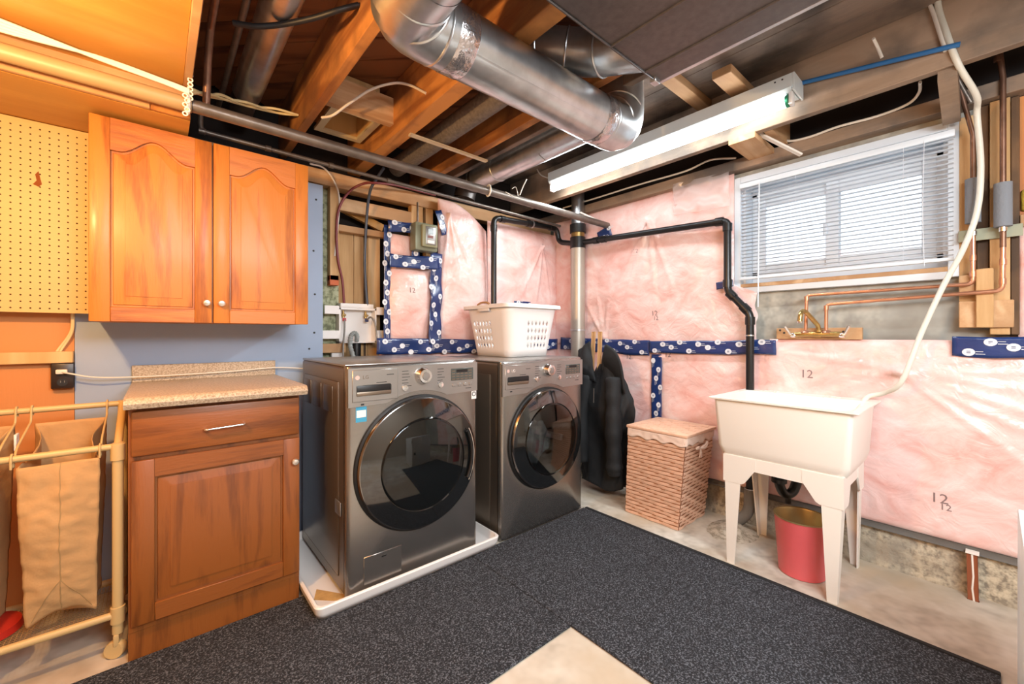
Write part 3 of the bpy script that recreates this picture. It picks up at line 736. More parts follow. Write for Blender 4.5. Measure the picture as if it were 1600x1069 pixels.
    part('badge', MB().box(sx(.085), sx(.105), yp-.0012, yp, z1-.170, z1-.163), M_inkd, cp)
    # door
    d = part('door', MB().lathe([(.255, .020), (.270, .034), (dr_-.014, .036), (dr_, .026), (dr_+.002, .008), (dr_-.004, -.004)], (cx, yf, cz), (0, -1, 0), 96), M_darkglass, t)
    part('chrome_ring', MB().lathe([(dr_-.007, .0350), (dr_-.004, .0340), (dr_-.0005, .0275), (dr_+.001, .024)], (cx, yf, cz), (0, -1, 0), 96), M_chromed, d)
    dome = lambda r: .0345+.037*(1-(r/(dr_-.007))**2)
    part('glass_annulus', MB().lathe([(r, dome(r)) for r in [dr_-.007-(dr_-.007-.212)*k/8 for k in range(9)]], (cx, yf, cz), (0, -1, 0), 96), M_darkglass, d)
    part('window_glass', MB().lathe([(r, dome(r)) for r in [.212-.200*k/16 for k in range(17)]], (cx, yf, cz), (0, -1, 0), 96, cap1=True), M_tglass if kind == 'dryer' else M_darkt, d, solid=.003, smooth=180)
    part('drum', MB().lathe([(.235, .0), (.236, -.05), (.236, -.42), (.20, -.44), (.0005, -.445)], (cx, yf, cz), (0, -1, 0), 64), M_drum, t)
    ba_ = MB()
    for k in range(3):
        a = PI/2+k*2*PI/3+.3; ba_.beam((cx+.215*math.cos(a), yf+.06, cz+.215*math.sin(a)), (cx+.215*math.cos(a), yf+.40, cz+.215*math.sin(a)), .04, .03, up=(math.cos(a), 0, math.sin(a)), bev=.01)
    part('drum_paddle', ba_, M_panel, t)
    if kind == 'washer':
        hg = MB(); pts = [(cx+.262*math.cos(a), yf-.050, cz+.262*math.sin(a)) for a in [math.radians(-26+52*k/14) for k in range(15)]]
        hg.tube([Vector(p) for p in pts], .010, 10); part('door_handle', hg, M_gap, d)
        pts = [(cx+.272*math.cos(a), yf-.052, cz+.272*math.sin(a)) for a in [math.radians(-28+56*k/14) for k in range(15)]]
        part('handle_trim', MB().tube([Vector(p) for p in pts], .0025, 8), M_chrome, d)
        fl = part('filter_hatch', MB().box(sx(.105), sx(.365), yf-.003, yf+.004, z0+.035, z0+.155, .002, 1), M_steel, t)
        part('hatch_slot', MB().box(sx(.225), sx(.255), yf-.004, yf-.002, z0+.132, z0+.137), M_gap, fl)
        st = part('energy_sticker', MB().box(sx(.055), sx(.125), yf-.0012, yf+.0005, z0+.735, z0+.800), M_sticker, t, 'small blue and white energy sticker')
        part('sticker_band', MB().box(sx(.06), sx(.12), yf-.0018, yf-.001, z0+.755, z0+.785), M_white, st)
        st = part('round_mark_sticker', MB().box(sx(.945), sx(.99), yf-.0012, yf+.0005, z0+.775, z0+.835), M_white, t, 'small white sticker with dark circle')
        part('circle_mark', MB().lathe([(.012, 0), (.012, .001), (.008, .001), (.008, 0)], (sx(.967), yf-.001, z0+.800), (0, -1, 0), 16), M_inkd, st)
        q = MB()
        for k in range(3): q.box(x0-.006, x0-.003, yf+.17+.17*k, yf+.30+.17*k, z1-.22, z1-.10, .003, 2)
        part('embossed_rib', q, M_side, t)
        part('grip', MB().box(x0-.008, x0-.002, yf+.06, yf+.13, z0+.33, z0+.39, .004, 2), M_panel, t)
    foot = MB()
    for fx in (x0+.05, x1-.05):
        for fy in (yf+.07, yb-.06): foot.lathe([(.022, -.003 if kind == 'washer' else 0), (.022, .014)], (fx, fy, z0), (0, 0, 1), 14, True, True)
    part('foot', foot, M_gap, t)
    return t, cx, cz
M_darkt = mat('very_dark_glass', '3d4446', .03, trans=.92)
wa, wcx, wcz = machine('washer', .597, 1.262, 1.745, .034, 1.010, 'graphite front-load washer with dark round door standing in white drip pan', 'washing machine')
dy, dcx, dcz = machine('dryer', 1.425, 2.105, 1.745, 0.0, .990, 'graphite front-load dryer under the white laundry basket', 'dryer', .290, .525)
# clothes in dryer
mb = MB(); bmesh.ops.create_icosphere(mb.bm, subdivisions=5, radius=1)
for v in mb.bm.verts:
    q = v.co.copy(); k = 1+.30*noise.noise(q*2.2)+.16*abs(noise.noise(q*6))
    v.co = Vector((dcx+q.x*.155*k, 1.745+.19+q.y*.13*k, dcz-.055+q.z*.135*k))
solo('laundry_bundle', mb, M_cloth, 'crumpled grey clothes seen through the dryer door', 'clothes', smooth=180)

# drip pan
dp = thing('drip_pan', 'shallow white plastic drip pan under the washer', 'drip pan', (.93, 2.1, .010))
mb = MB(); X0, X1, Y0, Y1 = .470, 1.395, 1.715, 2.47
def rr_loop(ins, z, r=.03, n=6):
    L_ = []
    for cx_, cy_, a0 in ((X1-ins-r, Y1-ins-r, 0), (X0+ins+r, Y1-ins-r, 90), (X0+ins+r, Y0+ins+r, 180), (X1-ins-r, Y0+ins+r, 270)):
        for k in range(n+1):
            a = math.radians(a0+90*k/n); L_.append(Vector((cx_+r*math.cos(a), cy_+r*math.sin(a), z)))
    return L_
def loops_mesh(mb, loops, cap=True):
    V = [[mb.bm.verts.new(p) for p in L_] for L_ in loops]; n = len(V[0])
    for A, B_ in zip(V, V[1:]):
        for i in range(n): mb.bm.faces.new((A[i], A[(i+1) % n], B_[(i+1) % n], B_[i]))
    if cap: mb.bm.faces.new(V[-1])
    return V
loops_mesh(mb, [rr_loop(.012, .012), rr_loop(.004, .035), rr_loop(0, .060), rr_loop(.003, .064), rr_loop(.011, .064), rr_loop(.013, .060), rr_loop(.020, .030), rr_loop(.028, .0225)])
part('tray', mb, M_white, dp, solid=.002)
part('rust_stain', MB().prism([(.50, 1.86), (.56, 1.80), (.60, 1.775), (.62, 1.80), (.58, 1.86), (.53, 1.93)], lambda a, b, d: Vector((a, b, d)), .0236, .0240), mat('tan_stain', 'c9a367', .6, var=.3, vs_=30), dp)

# laundry basket on dryer
bk = thing('laundry_basket', 'white plastic laundry basket with diamond holes on the dryer', 'basket', (1.87, 2.18, .996))
def bprof(h):   # half sizes and corner radius at height fraction
    return .178+.050*h, .188+.045*h, .05
bc = Vector((1.870, 2.178, 0)); bz0, bz1 = .996, 1.335
def bpt(s, h, off=0):
    hx, hy, r = bprof(h); hx += off; hy += off
    per = [(2*(hx-r)), PI*r/2, 2*(hy-r), PI*r/2]*2; tot = sum(per); d = (s % 1)*tot; i = 0
    while d > per[i]: d -= per[i]; i += 1
    z = bz0+(bz1-bz0)*h
    cor = [(hx-r, -hy+r), (hx-r, hy-r), (-hx+r, hy-r), (-hx+r, -hy+r)]
    dirs = [(1, 0), (0, 1), (-1, 0), (0, -1)]
    j = i//2
    if i % 2 == 0:
        nrm = [(0, -1), (1, 0), (0, 1), (-1, 0)][j]
        st = [(-hx+r, -hy), (hx, -hy+r), (hx-r, hy), (-hx, hy-r)][j]; return bc+Vector((st[0]+dirs[j][0]*d, st[1]+dirs[j][1]*d, z))
    c_ = cor[j]; a = -PI/2+j*PI/2+d/r; return bc+Vector((c_[0]+r*math.cos(a), c_[1]+r*math.sin(a), z))
mb = MB(); NS, NH = 48, 7
hxx, hyy, r_ = bprof(.5); per = [(2*(hxx-r_)), PI*r_/2, 2*(hyy-r_), PI*r_/2]*2; tot = sum(per)
def hole_here(i, j):
    s = (i+.5)/NS; d = s*tot; k = 0
    while d > per[k]: d -= per[k]; k += 1
    if k % 2: return False
    if not (1 <= j <= 4): return False
    fr_ = d/per[k]; return (k == 0 and .36 < fr_ < .97) or (k == 6 and .03 < fr_ < .64) or (k in (2, 4) and .05 < fr_ < .95)
cellv = {}
def bv_(s, h): 
    key = (round(s*10000) % 10000, round(h*10000))
    if key not in cellv: cellv[key] = mb.bm.verts.new(bpt(s, h))
    return cellv[key]
for i in range(NS):
    for j in range(NH):
        s0, s1, h0, h1 = i/NS, (i+1)/NS, j/NH, (j+1)/NH
        if hole_here(i, j):
            sm, hm_ = (s0+s1)/2, (h0+h1)/2
            c4 = [bv_(s0, h0), bv_(s1, h0), bv_(s1, h1), bv_(s0, h1)]
            m4 = [mb.bm.verts.new(bpt(sm+a*(s1-s0)*.30, hm_+b*(h1-h0)*.36)) for a, b in ((0, -1), (1, 0), (0, 1), (-1, 0))]
            for k in range(4):
                mb.bm.faces.new((c4[k], c4[(k+1) % 4], m4[k])) if 0 else None
            mb.bm.faces.new((c4[0], c4[1], m4[0])); mb.bm.faces.new((c4[1], m4[1], m4[0]))
            mb.bm.faces.new((c4[1], c4[2], m4[1])); mb.bm.faces.new((c4[2], m4[2], m4[1]))
            mb.bm.faces.new((c4[2], c4[3], m4[2])); mb.bm.faces.new((c4[3], m4[3], m4[2]))
            mb.bm.faces.new((c4[3], c4[0], m4[3])); mb.bm.faces.new((c4[0], m4[0], m4[3]))
        else: mb.bm.faces.new((bv_(s0, h0), bv_(s1, h0), bv_(s1, h1), bv_(s0, h1)))
part('wall', mb, M_basket, bk, smooth=60, solid=.003)
mb = MB(); loops_mesh(mb, [[bpt(k/64, .02) for k in range(64)], [bpt(k/64, .005, -.01) for k in range(64)]]); part('bottom', mb, M_basket, bk, solid=.003)
mb = MB()
def rim(off, z): return [Vector((p.x, p.y, z)) for p in (bpt(k/96, 1, off) for k in range(96))]
loops_mesh(mb, [rim(0, bz1-.004), rim(.012, bz1+.002), rim(.020, bz1), rim(.023, bz1-.006), rim(.023, bz1-.022), rim(.021, bz1-.022)], cap=False)
part('rim', mb, M_basket, bk, solid=.002)
part('handle_recess', MB().beam((1.628, 2.12, bz1-.026), (1.628, 2.24, bz1-.026), .012, .030, bev=.005), M_white, bk)
part('handle_grip', MB().tube(pathc([(1.625, 2.11, bz1+.002), (1.622, 2.14, bz1+.014), (1.622, 2.20, bz1+.014), (1.625, 2.24, bz1+.002)]), .007, 10), mat('tan_grip', 'b98d62', .5), bk)

# ================================================================ WATER OUTLET BOX
ob = thing('laundry_outlet_box', 'white plastic water supply box with red and blue valves behind washer', 'outlet box', (.955, 2.60, 1.09))
mb = MB(); mb.box(.842, 1.075, 2.655, 2.66, 1.09, 1.305)
for a in ((.842, .852, 1.09, 1.305), (1.066, 1.076, 1.09, 1.305), (.842, 1.076, 1.295, 1.307), (.842, 1.076, 1.088, 1.098)): mb.box(a[0], a[1], 2.595, 2.66, a[2], a[3])
part('box', mb, M_white, ob)
part('top_flange', MB().box(.850, 1.056, 2.592, 2.66, 1.307, 1.334, .003, 2), M_white, ob)
for x0, x1, z in ((.757, .842, 1.265), (.745, .842, 1.115), (1.076, 1.145, 1.268), (1.076, 1.145, 1.117)):
    part('strap', MB().box(x0, x1, 2.592, 2.597, z, z+.05, .001, 1), M_white, ob)
for x, mm, nm in ((.878, mat('red_tag', 'c0202c', .4), 'red valve tag'), (1.018, mat('navy_tag', '1f2f63', .4), 'dark blue valve tag')):
    v = part('valve', MB().lathe([(.009, 0), (.009, .03), (.006, .03), (.006, .045)], (x, 2.63, 1.245), (0, 0, 1), 12, True, True).box(x-.013, x+.013, 2.612, 2.63, 1.255, 1.268, .003, 1), M_brass, ob)
    part('valve_tag', MB().box(x-.011, x+.011, 2.606, 2.612, 1.222, 1.243, .002, 1), mm, v, nm)
def hose(name, pts, r, m, label, cat='hose', group=None, n=10, sm=True):
    return solo(name, MB().tube(pathc(pts) if sm else pts, r, n), m, label, cat, group)
hose('supply_hose', [(.880, 2.61, 1.235), (.870, 2.585, 1.16), (.855, 2.56, 1.08), (.845, 2.53, .98), (.85, 2.50, .85)], .0055, M_braid, 'thin grey supply hose below the red valve', 'hose')
hose('supply_hose', [(1.018, 2.61, 1.235), (1.035, 2.58, 1.25), (1.056, 2.565, 1.20), (1.062, 2.55, 1.08), (1.06, 2.53, .98), (1.06, 2.50, .85)], .0055, M_braid, 'thin grey supply hose below the dark blue valve', 'hose')
pts = pathc([(.945, 2.585, 1.10), (.943, 2.575, 1.13), (.925, 2.565, 1.15), (.900, 2.56, 1.13), (.893, 2.55, 1.07), (.905, 2.53, 1.0), (.915, 2.50, .9)], 10)
rad = [.0135+.0018*math.sin(k*2.2) for k in range(len(pts))]
solo('drain_hose', MB().tube(pts, rad, 12), M_hose, 'ribbed grey drain hose arching out of the white outlet box', 'hose')
solo('standpipe', MB().tube([(.955, 2.62, .5), (.955, 2.62, 1.085)], .028, 20), M_abs, 'short black standpipe under the white outlet box', 'pipe')
solo('white_bracket', MB().box(.800, .872, 2.60, 2.625, .90, 1.062, .003, 1), M_white, 'small white plastic block left of the black standpipe', 'block')
hose('red_water_tube', [(0.874, 2.6, 1.317), (0.863, 2.6, 1.466), (0.833, 2.59, 1.599), (0.822, 2.58, 1.77), (0.831, 2.56, 1.902), (0.881, 2.54, 2.004), (0.944, 2.5, 2.055), (1.003, 2.45, 2.063), (1.171, 2.5, 2.101), (1.499, 2.58, 2.131)], .0075, M_redh, 'dark red water tube arching up from the outlet box', 'water tube')
hose('blue_water_tube', [(1.018, 2.6, 1.324), (1.006, 2.6, 1.478), (0.998, 2.59, 1.639), (1.002, 2.57, 1.878), (0.995, 2.5, 2.02), (1.015, 2.45, 2.089), (1.033, 2.38, 2.143)], .0085, M_blueh, 'dark blue water tube rising from the outlet box', 'water tube')
hose('white_cable', [(0.654, 2.5, 2.101), (0.737, 2.55, 2.117), (0.802, 2.585, 2.075), (0.841, 2.59, 1.969), (0.831, 2.595, 1.774), (0.817, 2.598, 1.617)], .005, M_cable, 'white cable hanging down beside the upper oak cabinet', 'cable')

# electricity meter box
me_ = thing('meter_box', 'olive grey meter box with display on the insulated wall', 'meter', (1.35, 2.45, 1.69))
part('case', MB().box(1.262, 1.425, 2.42, 2.50, 1.690, 1.872, .008, 2), M_meter, me_)
fc = part('cover', MB().box(1.298, 1.412, 2.395, 2.42, 1.712, 1.858, .008, 3), mat('meter_cover', '8b8a6d', .35), me_)
part('display_window', MB().box(1.322, 1.395, 2.392, 2.396, 1.728, 1.846, .004, 2), M_panel, fc)
part('screen', MB().box(1.335, 1.375, 2.390, 2.393, 1.795, 1.832, .002, 1), M_lcd, fc)
part('number_strip', MB().box(1.335, 1.375, 2.390, 2.393, 1.770, 1.787, .001, 1), mat('red_grey', '7c4a44', .5), fc)
part('label_plate', MB().box(1.333, 1.385, 2.390, 2.393, 1.736, 1.756, .001, 1), M_white, fc)
part('conduit', MB().tube([(1.345, 2.55, 1.87), (1.345, 2.55, 2.04)], .007, 10), M_pipe, me_)

# ================================================================ BLACK DRAIN PIPES AND STACK
ab = thing('abs_drain_pipe', 'black plastic drain pipe crossing the insulation to the floor by the window', 'pipe', (2.62, 1.0, .1))
def collar(parent, p, d, r, L_, m=M_abs, name='coupling'):
    p = Vector(p); d = Vector(d).normalized(); return part(name, MB().lathe([(r*.8, -L_/2), (r, -L_/2), (r, L_/2), (r*.8, L_/2)], p, d, 20), m, parent)
R_ = .0215
pp = [(2.605, 2.15, 1.885), (2.62, 1.044, 1.830), (2.62, 1.044, 1.404), (2.62, .919, 1.263), (2.62, .919, .15)]
part('pipe', MB().tube(bends(pp, .035, 6), R_, 20), M_abs, ab)
for p, d in (((2.618, 1.09, 1.833), (0, 1, .04)), ((2.62, 1.044, 1.79), (0, 0, 1)), ((2.62, 1.044, 1.45), (0, 0, 1)), ((2.62, 1.022, 1.378), (0, .125, .141)), ((2.62, .945, 1.292), (0, .125, .141)), ((2.62, .919, 1.22), (0, 0, 1)), ((2.607, 2.02, 1.878), (0, 1, .05)), ((2.608, 1.95, 1.875), (0, 1, .05))):
    collar(ab, p, d, .0265, .045)
part('floor_elbow', MB().tube(bends([(2.62, .919, .24), (2.62, .925, .10), (2.60, .985, .03), (2.58, 1.02, .0)], .06, 6), .030, 20), mat('grey_cement_pipe', '6f6b64', .9, bump=.3), ab, 'grey cement covered floor elbow')
part('pipe_strap', MB().lathe([(.028, -.01), (.0285, 0), (.028, .01)], (2.62, .919, .235), (0, 0, 1), 20), M_galv, ab)
part('pipe_strap', MB().lathe([(.024, -.004), (.0245, 0), (.024, .004)], (2.62, .919, 1.135), (0, 0, 1), 20), M_galv, ab)
a2 = thing('abs_drain_pipe', 'black plastic drain pipe rising above the white basket into the corner', 'pipe', (1.92, 2.44, 1.0))
pp = [(1.918, 2.44, .9), (1.918, 2.44, 2.018), (2.585, 2.42, 2.045), (2.59, 2.40, 1.925), (2.60, 2.262, 1.895)]
part('pipe', MB().tube(bends(pp, .05, 8), R_, 20), M_abs, a2)
for p, d in (((1.918, 2.44, 1.94), (0, 0, 1)), ((2.0, 2.437, 2.021), (1, 0, .04)), ((2.27, 2.43, 2.032), (1, 0, .04)), ((2.52, 2.422, 2.042), (1, 0, .04))): collar(a2, p, d, .026, .045)
part('pipe_strap', MB().lathe([(.030, -.008), (.0305, 0), (.030, .008)], (2.30, 2.429, 2.033), (1, 0, .04), 20), M_galv, a2)
sk = thing('vent_stack', 'pale grey vertical stack pipe in the corner behind the jacket', 'pipe', (2.6, 2.2, 0))
part('pipe', MB().tube([(2.6, 2.2, 0), (2.6, 2.2, 1.86)], .058, 32), mat('stack_aluminium', 'b9b2a6', .4, .55, var=.08), sk)
part('tee_fitting', MB().lathe([(.055, 1.84), (.062, 1.842), (.062, 1.93), (.055, 1.932)], (2.6, 2.2, 0), n=32), M_abs, sk)
part('copper_band', MB().tube([(2.6, 2.2, 1.93), (2.6, 2.2, 1.97)], .054, 32), M_brass, sk)
part('rubber_coupling', MB().lathe([(.05, 1.965), (.064, 1.967), (.064, 2.035), (.05, 2.037)], (2.6, 2.2, 0), n=32), M_blk, sk)
part('upper_pipe', MB().tube([(2.6, 2.2, 2.03), (2.6, 2.2, 2.48)], .052, 32), M_galv, sk)
part('clamp', MB().lathe([(.059, 1.17), (.061, 1.171), (.061, 1.183), (.059, 1.184)], (2.6, 2.2, 0), n=32), M_galv, sk)
# floor mortar mound
mb = MB(); mb.grid(lambda a, b: Vector((2.53+.16*b*math.cos(2*PI*a)*(1+.2*noise.noise(Vector((math.cos(6.28*a)*2, math.sin(6.28*a)*2, 1)))), .98+.13*b*math.sin(2*PI*a), .055*(1-b)**1.2*(1+.5*noise.noise(Vector((a*9, b*5, 2)))))), 40, 10, True)
solo('mortar_mound', mb, speckle('mortar', '8d8474', 'aca291', 'bdb3a2', 30, .95, .5), 'rough mortar mound on the floor around the drain pipe foot', 'mortar')

# ================================================================ LAUNDRY TUB
tb = thing('laundry_tub', 'freestanding cream plastic laundry tub on four tapered legs', 'utility sink', (2.42, .66, 0))
TX0, TX1, TY0, TY1, TZ = 2.153, 2.672, .350, .955, .82
def tl(x0, x1, y0, y1, z, r=.03, n=5):
    L_ = []
    for cx_, cy_, a0 in ((x1-r, y1-r, 0), (x0+r, y1-r, 90), (x0+r, y0+r, 180), (x1-r, y0+r, 270)):
        for k in range(n+1):
            a = math.radians(a0+90*k/n); L_.append(Vector((cx_+r*math.cos(a), cy_+r*math.sin(a), z)))
    return L_
mb = MB(); q = .035
loops_mesh(mb, [tl(TX0, TX1, TY0, TY1, TZ-.006, .012), tl(TX0, TX1, TY0, TY1, TZ, .012), tl(TX0+.03, TX1-.09, TY0+.03, TY1-.03, TZ-.001, .03),
    tl(TX0+.036, TX1-.096, TY0+.036, TY1-.036, TZ-.01, .03), tl(TX0+.06, TX1-.12, TY0+.06, TY1-.06, TZ-.30, .05), tl(TX0+.08, TX1-.14, TY0+.08, TY1-.08, TZ-.315, .05)])
loops_mesh(mb, [tl(TX0+.001, TX1-.001, TY0+.001, TY1-.001, TZ-.006, .012), tl(TX0+.018, TX1-.02, TY0+.022, TY1-.022, TZ-.012, .02), tl(TX0+.026, TX1-.04, TY0+.034, TY1-.034, TZ-.24, .03),
    tl(TX0+.034, TX1-.05, TY0+.042, TY1-.042, TZ-.275, .04), tl(TX0+.060, TX1-.07, TY0+.065, TY1-.065, TZ-.315, .04), tl(TX0+.064, TX1-.075, TY0+.07, TY1-.07, TZ-.34, .04)])
part('basin', mb, M_tub, tb)
for y0 in (.50, .79):
    for k in range(4): part('soap_rib', MB().box(TX1-.075, TX1-.045, y0+.022*k-.006, y0+.022*k+.006, TZ-.001, TZ+.003, .002, 1), M_tub, tb)
for sx_, sy_ in ((0, 0), (0, 1), (1, 0), (1, 1)):
    fx = (2.170, 2.622)[sx_]; fy = (.425, .868)[sy_]; tx = (TX0+.038, TX1-.075)[sx_]; ty = (TY0+.060, TY1-.068)[sy_]
    dx, dy_ = (1, -1)[sx_], (1, -1)[sy_]; m_ = MB()
    # L-section tapered leg: two walls
    def wall(a0, a1, b0, b1, ax):
        st_x = dx*.0062 if ax == 'x' else 0
        lo = [Vector((fx+st_x, fy, 0)), Vector((fx+(dx*a0 if ax == 'x' else 0), fy+(dy_*a0 if ax == 'y' else 0), 0))]
        hi = [Vector((tx+st_x, ty, .475)), Vector((tx+(dx*a1 if ax == 'x' else 0), ty+(dy_*a1 if ax == 'y' else 0), .475))]
        th = Vector((0, dy_*.006, 0)) if ax == 'x' else Vector((dx*.006, 0, 0))
        V = [m_.bm.verts.new(p+t_) for t_ in (Vector(), th) for p in (lo[0], lo[1], hi[1], hi[0])]
        for f in ((0, 1, 2, 3), (7, 6, 5, 4), (0, 4, 5, 1), (1, 5, 6, 2), (2, 6, 7, 3), (3, 7, 4, 0)): m_.bm.faces.new([V[i] for i in f])
    wall(.035, .075, 0, 0, 'x'); wall(.035, .078, 0, 0, 'y')
    leg = part('leg', m_, M_tub, tb)
    # shoulder bracket merging leg and apron
    b_ = MB()
    zt_ = TZ-.285; ex = .005
    b_.prism([(0, .40), (.085, .40), (.10, .41), (.15, zt_-.05), (.15, zt_), (0, zt_)], lambda a, b, d: Vector((tx-dx*ex+dx*d, ty-dy_*ex+dy_*a, b)), 0, .008)
    b_.prism([(.0082, .40), (.080, .40), (.095, .41), (.13, zt_-.05), (.13, zt_), (.0082, zt_)], lambda a, b, d: Vector((tx-dx*ex+dx*a, ty-dy_*ex+dy_*d, b)), 0, .008)
    part('bracket', b_, M_tub, leg)
ap = MB()
for y in (TY0+.057, TY1-.072): ap.box(TX0+.04, TX1-.078, y, y+.007, TZ-.345, TZ-.283)
for x in (TX0+.0345, TX1-.079): ap.box(x, x+.007, TY0+.06, TY1-.068, TZ-.345, TZ-.283)
part('apron', ap, M_tub, tb)
tr = thing('drain_trap', 'black plastic drain trap hanging under the laundry tub', 'drain trap', (2.45, .67, .33))
tp = [(2.38, .70, .50), (2.38, .70, .40), (2.40, .69, .345), (2.43, .675, .33), (2.46, .66, .345), (2.48, .65, .39), (2.49, .645, .425), (2.53, .68, .44), (2.60, .80, .43), (2.615, .885, .42)]
part('trap_pipe', MB().tube(pathc(tp), .0225, 18), M_abs, tr)
for p, d in (((2.38, .70, .455), (0, 0, 1)), ((2.38, .70, .405), (0, 0, 1)), ((2.487, .647, .405), (0, 0, 1))):
    part('slip_nut', MB().lathe([(.02, -.012), (.034, -.010), (.034, .010), (.02, .012)], p, d, 10), M_abs, tr)
part('cleanout_plug', MB().tube([(2.43, .675, .32), (2.43, .675, .285)], .014, 12), M_abs, tr)
part('tailpiece', MB().tube([(2.38, .70, .47), (2.38, .70, .505)], .03, 18), M_abs, tr)

# waste bin
wb = thing('waste_bin', 'coral red round metal waste bin with gold rim under the tub', 'waste bin', (2.345, .595, 0))
part('shell', MB().lathe([(.088, 0), (.094, .004), (.112, .262), (.114, .268)], (2.345, .595, 0), n=48, cap0=True, ref=(1, 0, 0)), M_coral, wb)
part('inner_wall', MB().lathe([(.1125, .268), (.110, .262), (.091, .008), (.0005, .006)], (2.345, .595, 0), n=48, ref=(1, 0, 0)), M_gold, wb)
part('rim', MB().lathe([(.1125, .266), (.1155, .266), (.1155, .272), (.112, .272), (.1125, .266)], (2.345, .595, 0), n=48, ref=(1, 0, 0)), M_gold, wb)

# faucet on its board
fb = thing('faucet_board', 'pale pine board screwed to the concrete under the window behind the faucet', 'board', (2.715, .61, 1.115))
part('board', MB().box(2.685, 2.712, .425, .803, 1.115, 1.176, .002, 1), M_lumber, fb)
for y, z in ((.785, 1.165), (.765, 1.150), (.50, 1.155)): part('screw', MB().lathe([(.006, 0), (.004, .003)], (2.685, y, z), (-1, 0, 0), 10, True, True), M_inkd, fb)
fa = thing('faucet', 'brass two-handle laundry faucet under the window', 'faucet', (2.66, .61, 1.13))
part('body', MB().tube(bends([(2.66, .705, 1.140), (2.655, .66, 1.143), (2.655, .55, 1.143), (2.66, .505, 1.142)], .02), .0135, 16), M_brass, fa)
part('base_lug', MB().box(2.66, 2.686, .59, .625, 1.125, 1.142, .003, 2), M_brass, fa)
part('spout', MB().tube(pathc([(2.655, .598, 1.150), (2.652, .600, 1.185), (2.63, .615, 1.215), (2.57, .63, 1.252), (2.535, .637, 1.262), (2.510, .641, 1.245), (2.503, .643, 1.215), (2.502, .643, 1.205)]), [.011]*36+[.012]*7, 16), M_brass, fa)
part('spout_collar', MB().lathe([(.010, 0), (.017, .002), (.017, .012), (.012, .014)], (2.655, .598, 1.152), n=20), M_brass, fa)
part('aerator', MB().lathe([(.0125, 0), (.013, .003), (.013, .010), (.010, .011)], (2.502, .643, 1.198), n=20), M_chrome, fa)
for y, s_ in ((.715, 1), (.497, -1)):
    h_ = part('handle', MB().tube([(2.655, y, 1.135), (2.645, y+.012*s_, 1.148), (2.63, y+.030*s_, 1.185)], [.008, .006, .007], 12), M_chrome, fa, 'chrome lever handle')
    part('handle_hub', MB().lathe([(.012, -.012), (.014, 0), (.011, .010)], (2.655, y, 1.137), (-.3, s_, .1), 16, True, True), M_chrome, h_)
for y in (.657, .566): part('mounting_nut', MB().lathe([(.022, 0), (.024, .004), (.019, .012), (.010, .016)], (2.66, y, 1.148), n=16), M_cop, fa)
cpz = thing('copper_pipe', 'upper bright copper pipe from left side of faucet to the wall post', 'pipe', (2.66, .35, 1.17))
part('pipe', MB().tube(bends([(2.66, .657, 1.16), (2.66, .652, 1.352), (2.66, .053, 1.358), (2.66, .053, 1.60)], .022), .0085, 14), M_cop, cpz)
part('old_pipe', MB().tube([(2.66, .053, 1.60), (2.66, .053, 2.0), (2.62, .09, 2.2), (2.60, .10, 2.45)], .0085, 12), M_copo, cpz)
c2_ = thing('copper_pipe', 'lower bright copper pipe from right side of faucet to the wall post', 'pipe', (2.65, .25, 1.17))
part('pipe', MB().tube(bends([(2.655, .566, 1.16), (2.655, .565, 1.298), (2.645, -.028, 1.322), (2.645, -.030, 1.50)], .022), .0085, 14), M_cop, c2_)
part('old_pipe', MB().tube([(2.645, -.030, 1.50), (2.645, -.030, 2.2), (2.62, -.005, 2.48)], .0095, 12), M_copo, c2_)
for t_, p, d in ((cpz, (2.66, .652, 1.335), (0, 0, 1)), (cpz, (2.66, .053, 1.40), (0, 0, 1)), (cpz, (2.66, .053, 1.47), (0, 0, 1)), (c2_, (2.655, .565, 1.28), (0, 0, 1)), (c2_, (2.645, -.029, 1.36), (0, 0, 1)), (c2_, (2.645, -.03, 1.44), (0, 0, 1)), (c2_, (2.632, -.015, 2.28), (0, 0, 1))):
    part('coupling', MB().lathe([(.008, -.013), (.0108, -.012), (.0108, .012), (.008, .013)], p, d, 14), M_cop if p[2] < 2 else M_copo, t_)
part('foam_sleeve', MB().tube([(2.66, .053, 1.62), (2.66, .053, 1.81)], .024, 20), M_foam, cpz)
part('foam_sleeve', MB().tube([(2.645, -.030, 1.585), (2.645, -.030, 1.765)], .026, 20), M_foam, c2_)
sb_ = thing('pipe_support_strip', 'grey metal strip holding both copper pipes to the posts', 'bracket', (2.68, 0, 1.54))
part('strip', MB().box(2.675, 2.683, -.083, .096, 1.545, 1.595, .001, 1), mat('grey_green_strip', '9a9c84', .5), sb_)
for y in (.053, -.030): part('clip', MB().lathe([(.011, -.010), (.013, -.009), (.013, .009), (.011, .010)], (2.66 if y > 0 else 2.645, y, 1.575), n=14).box(2.66, 2.676, y-.006, y+.006, 1.57, 1.582), M_chrome, sb_)
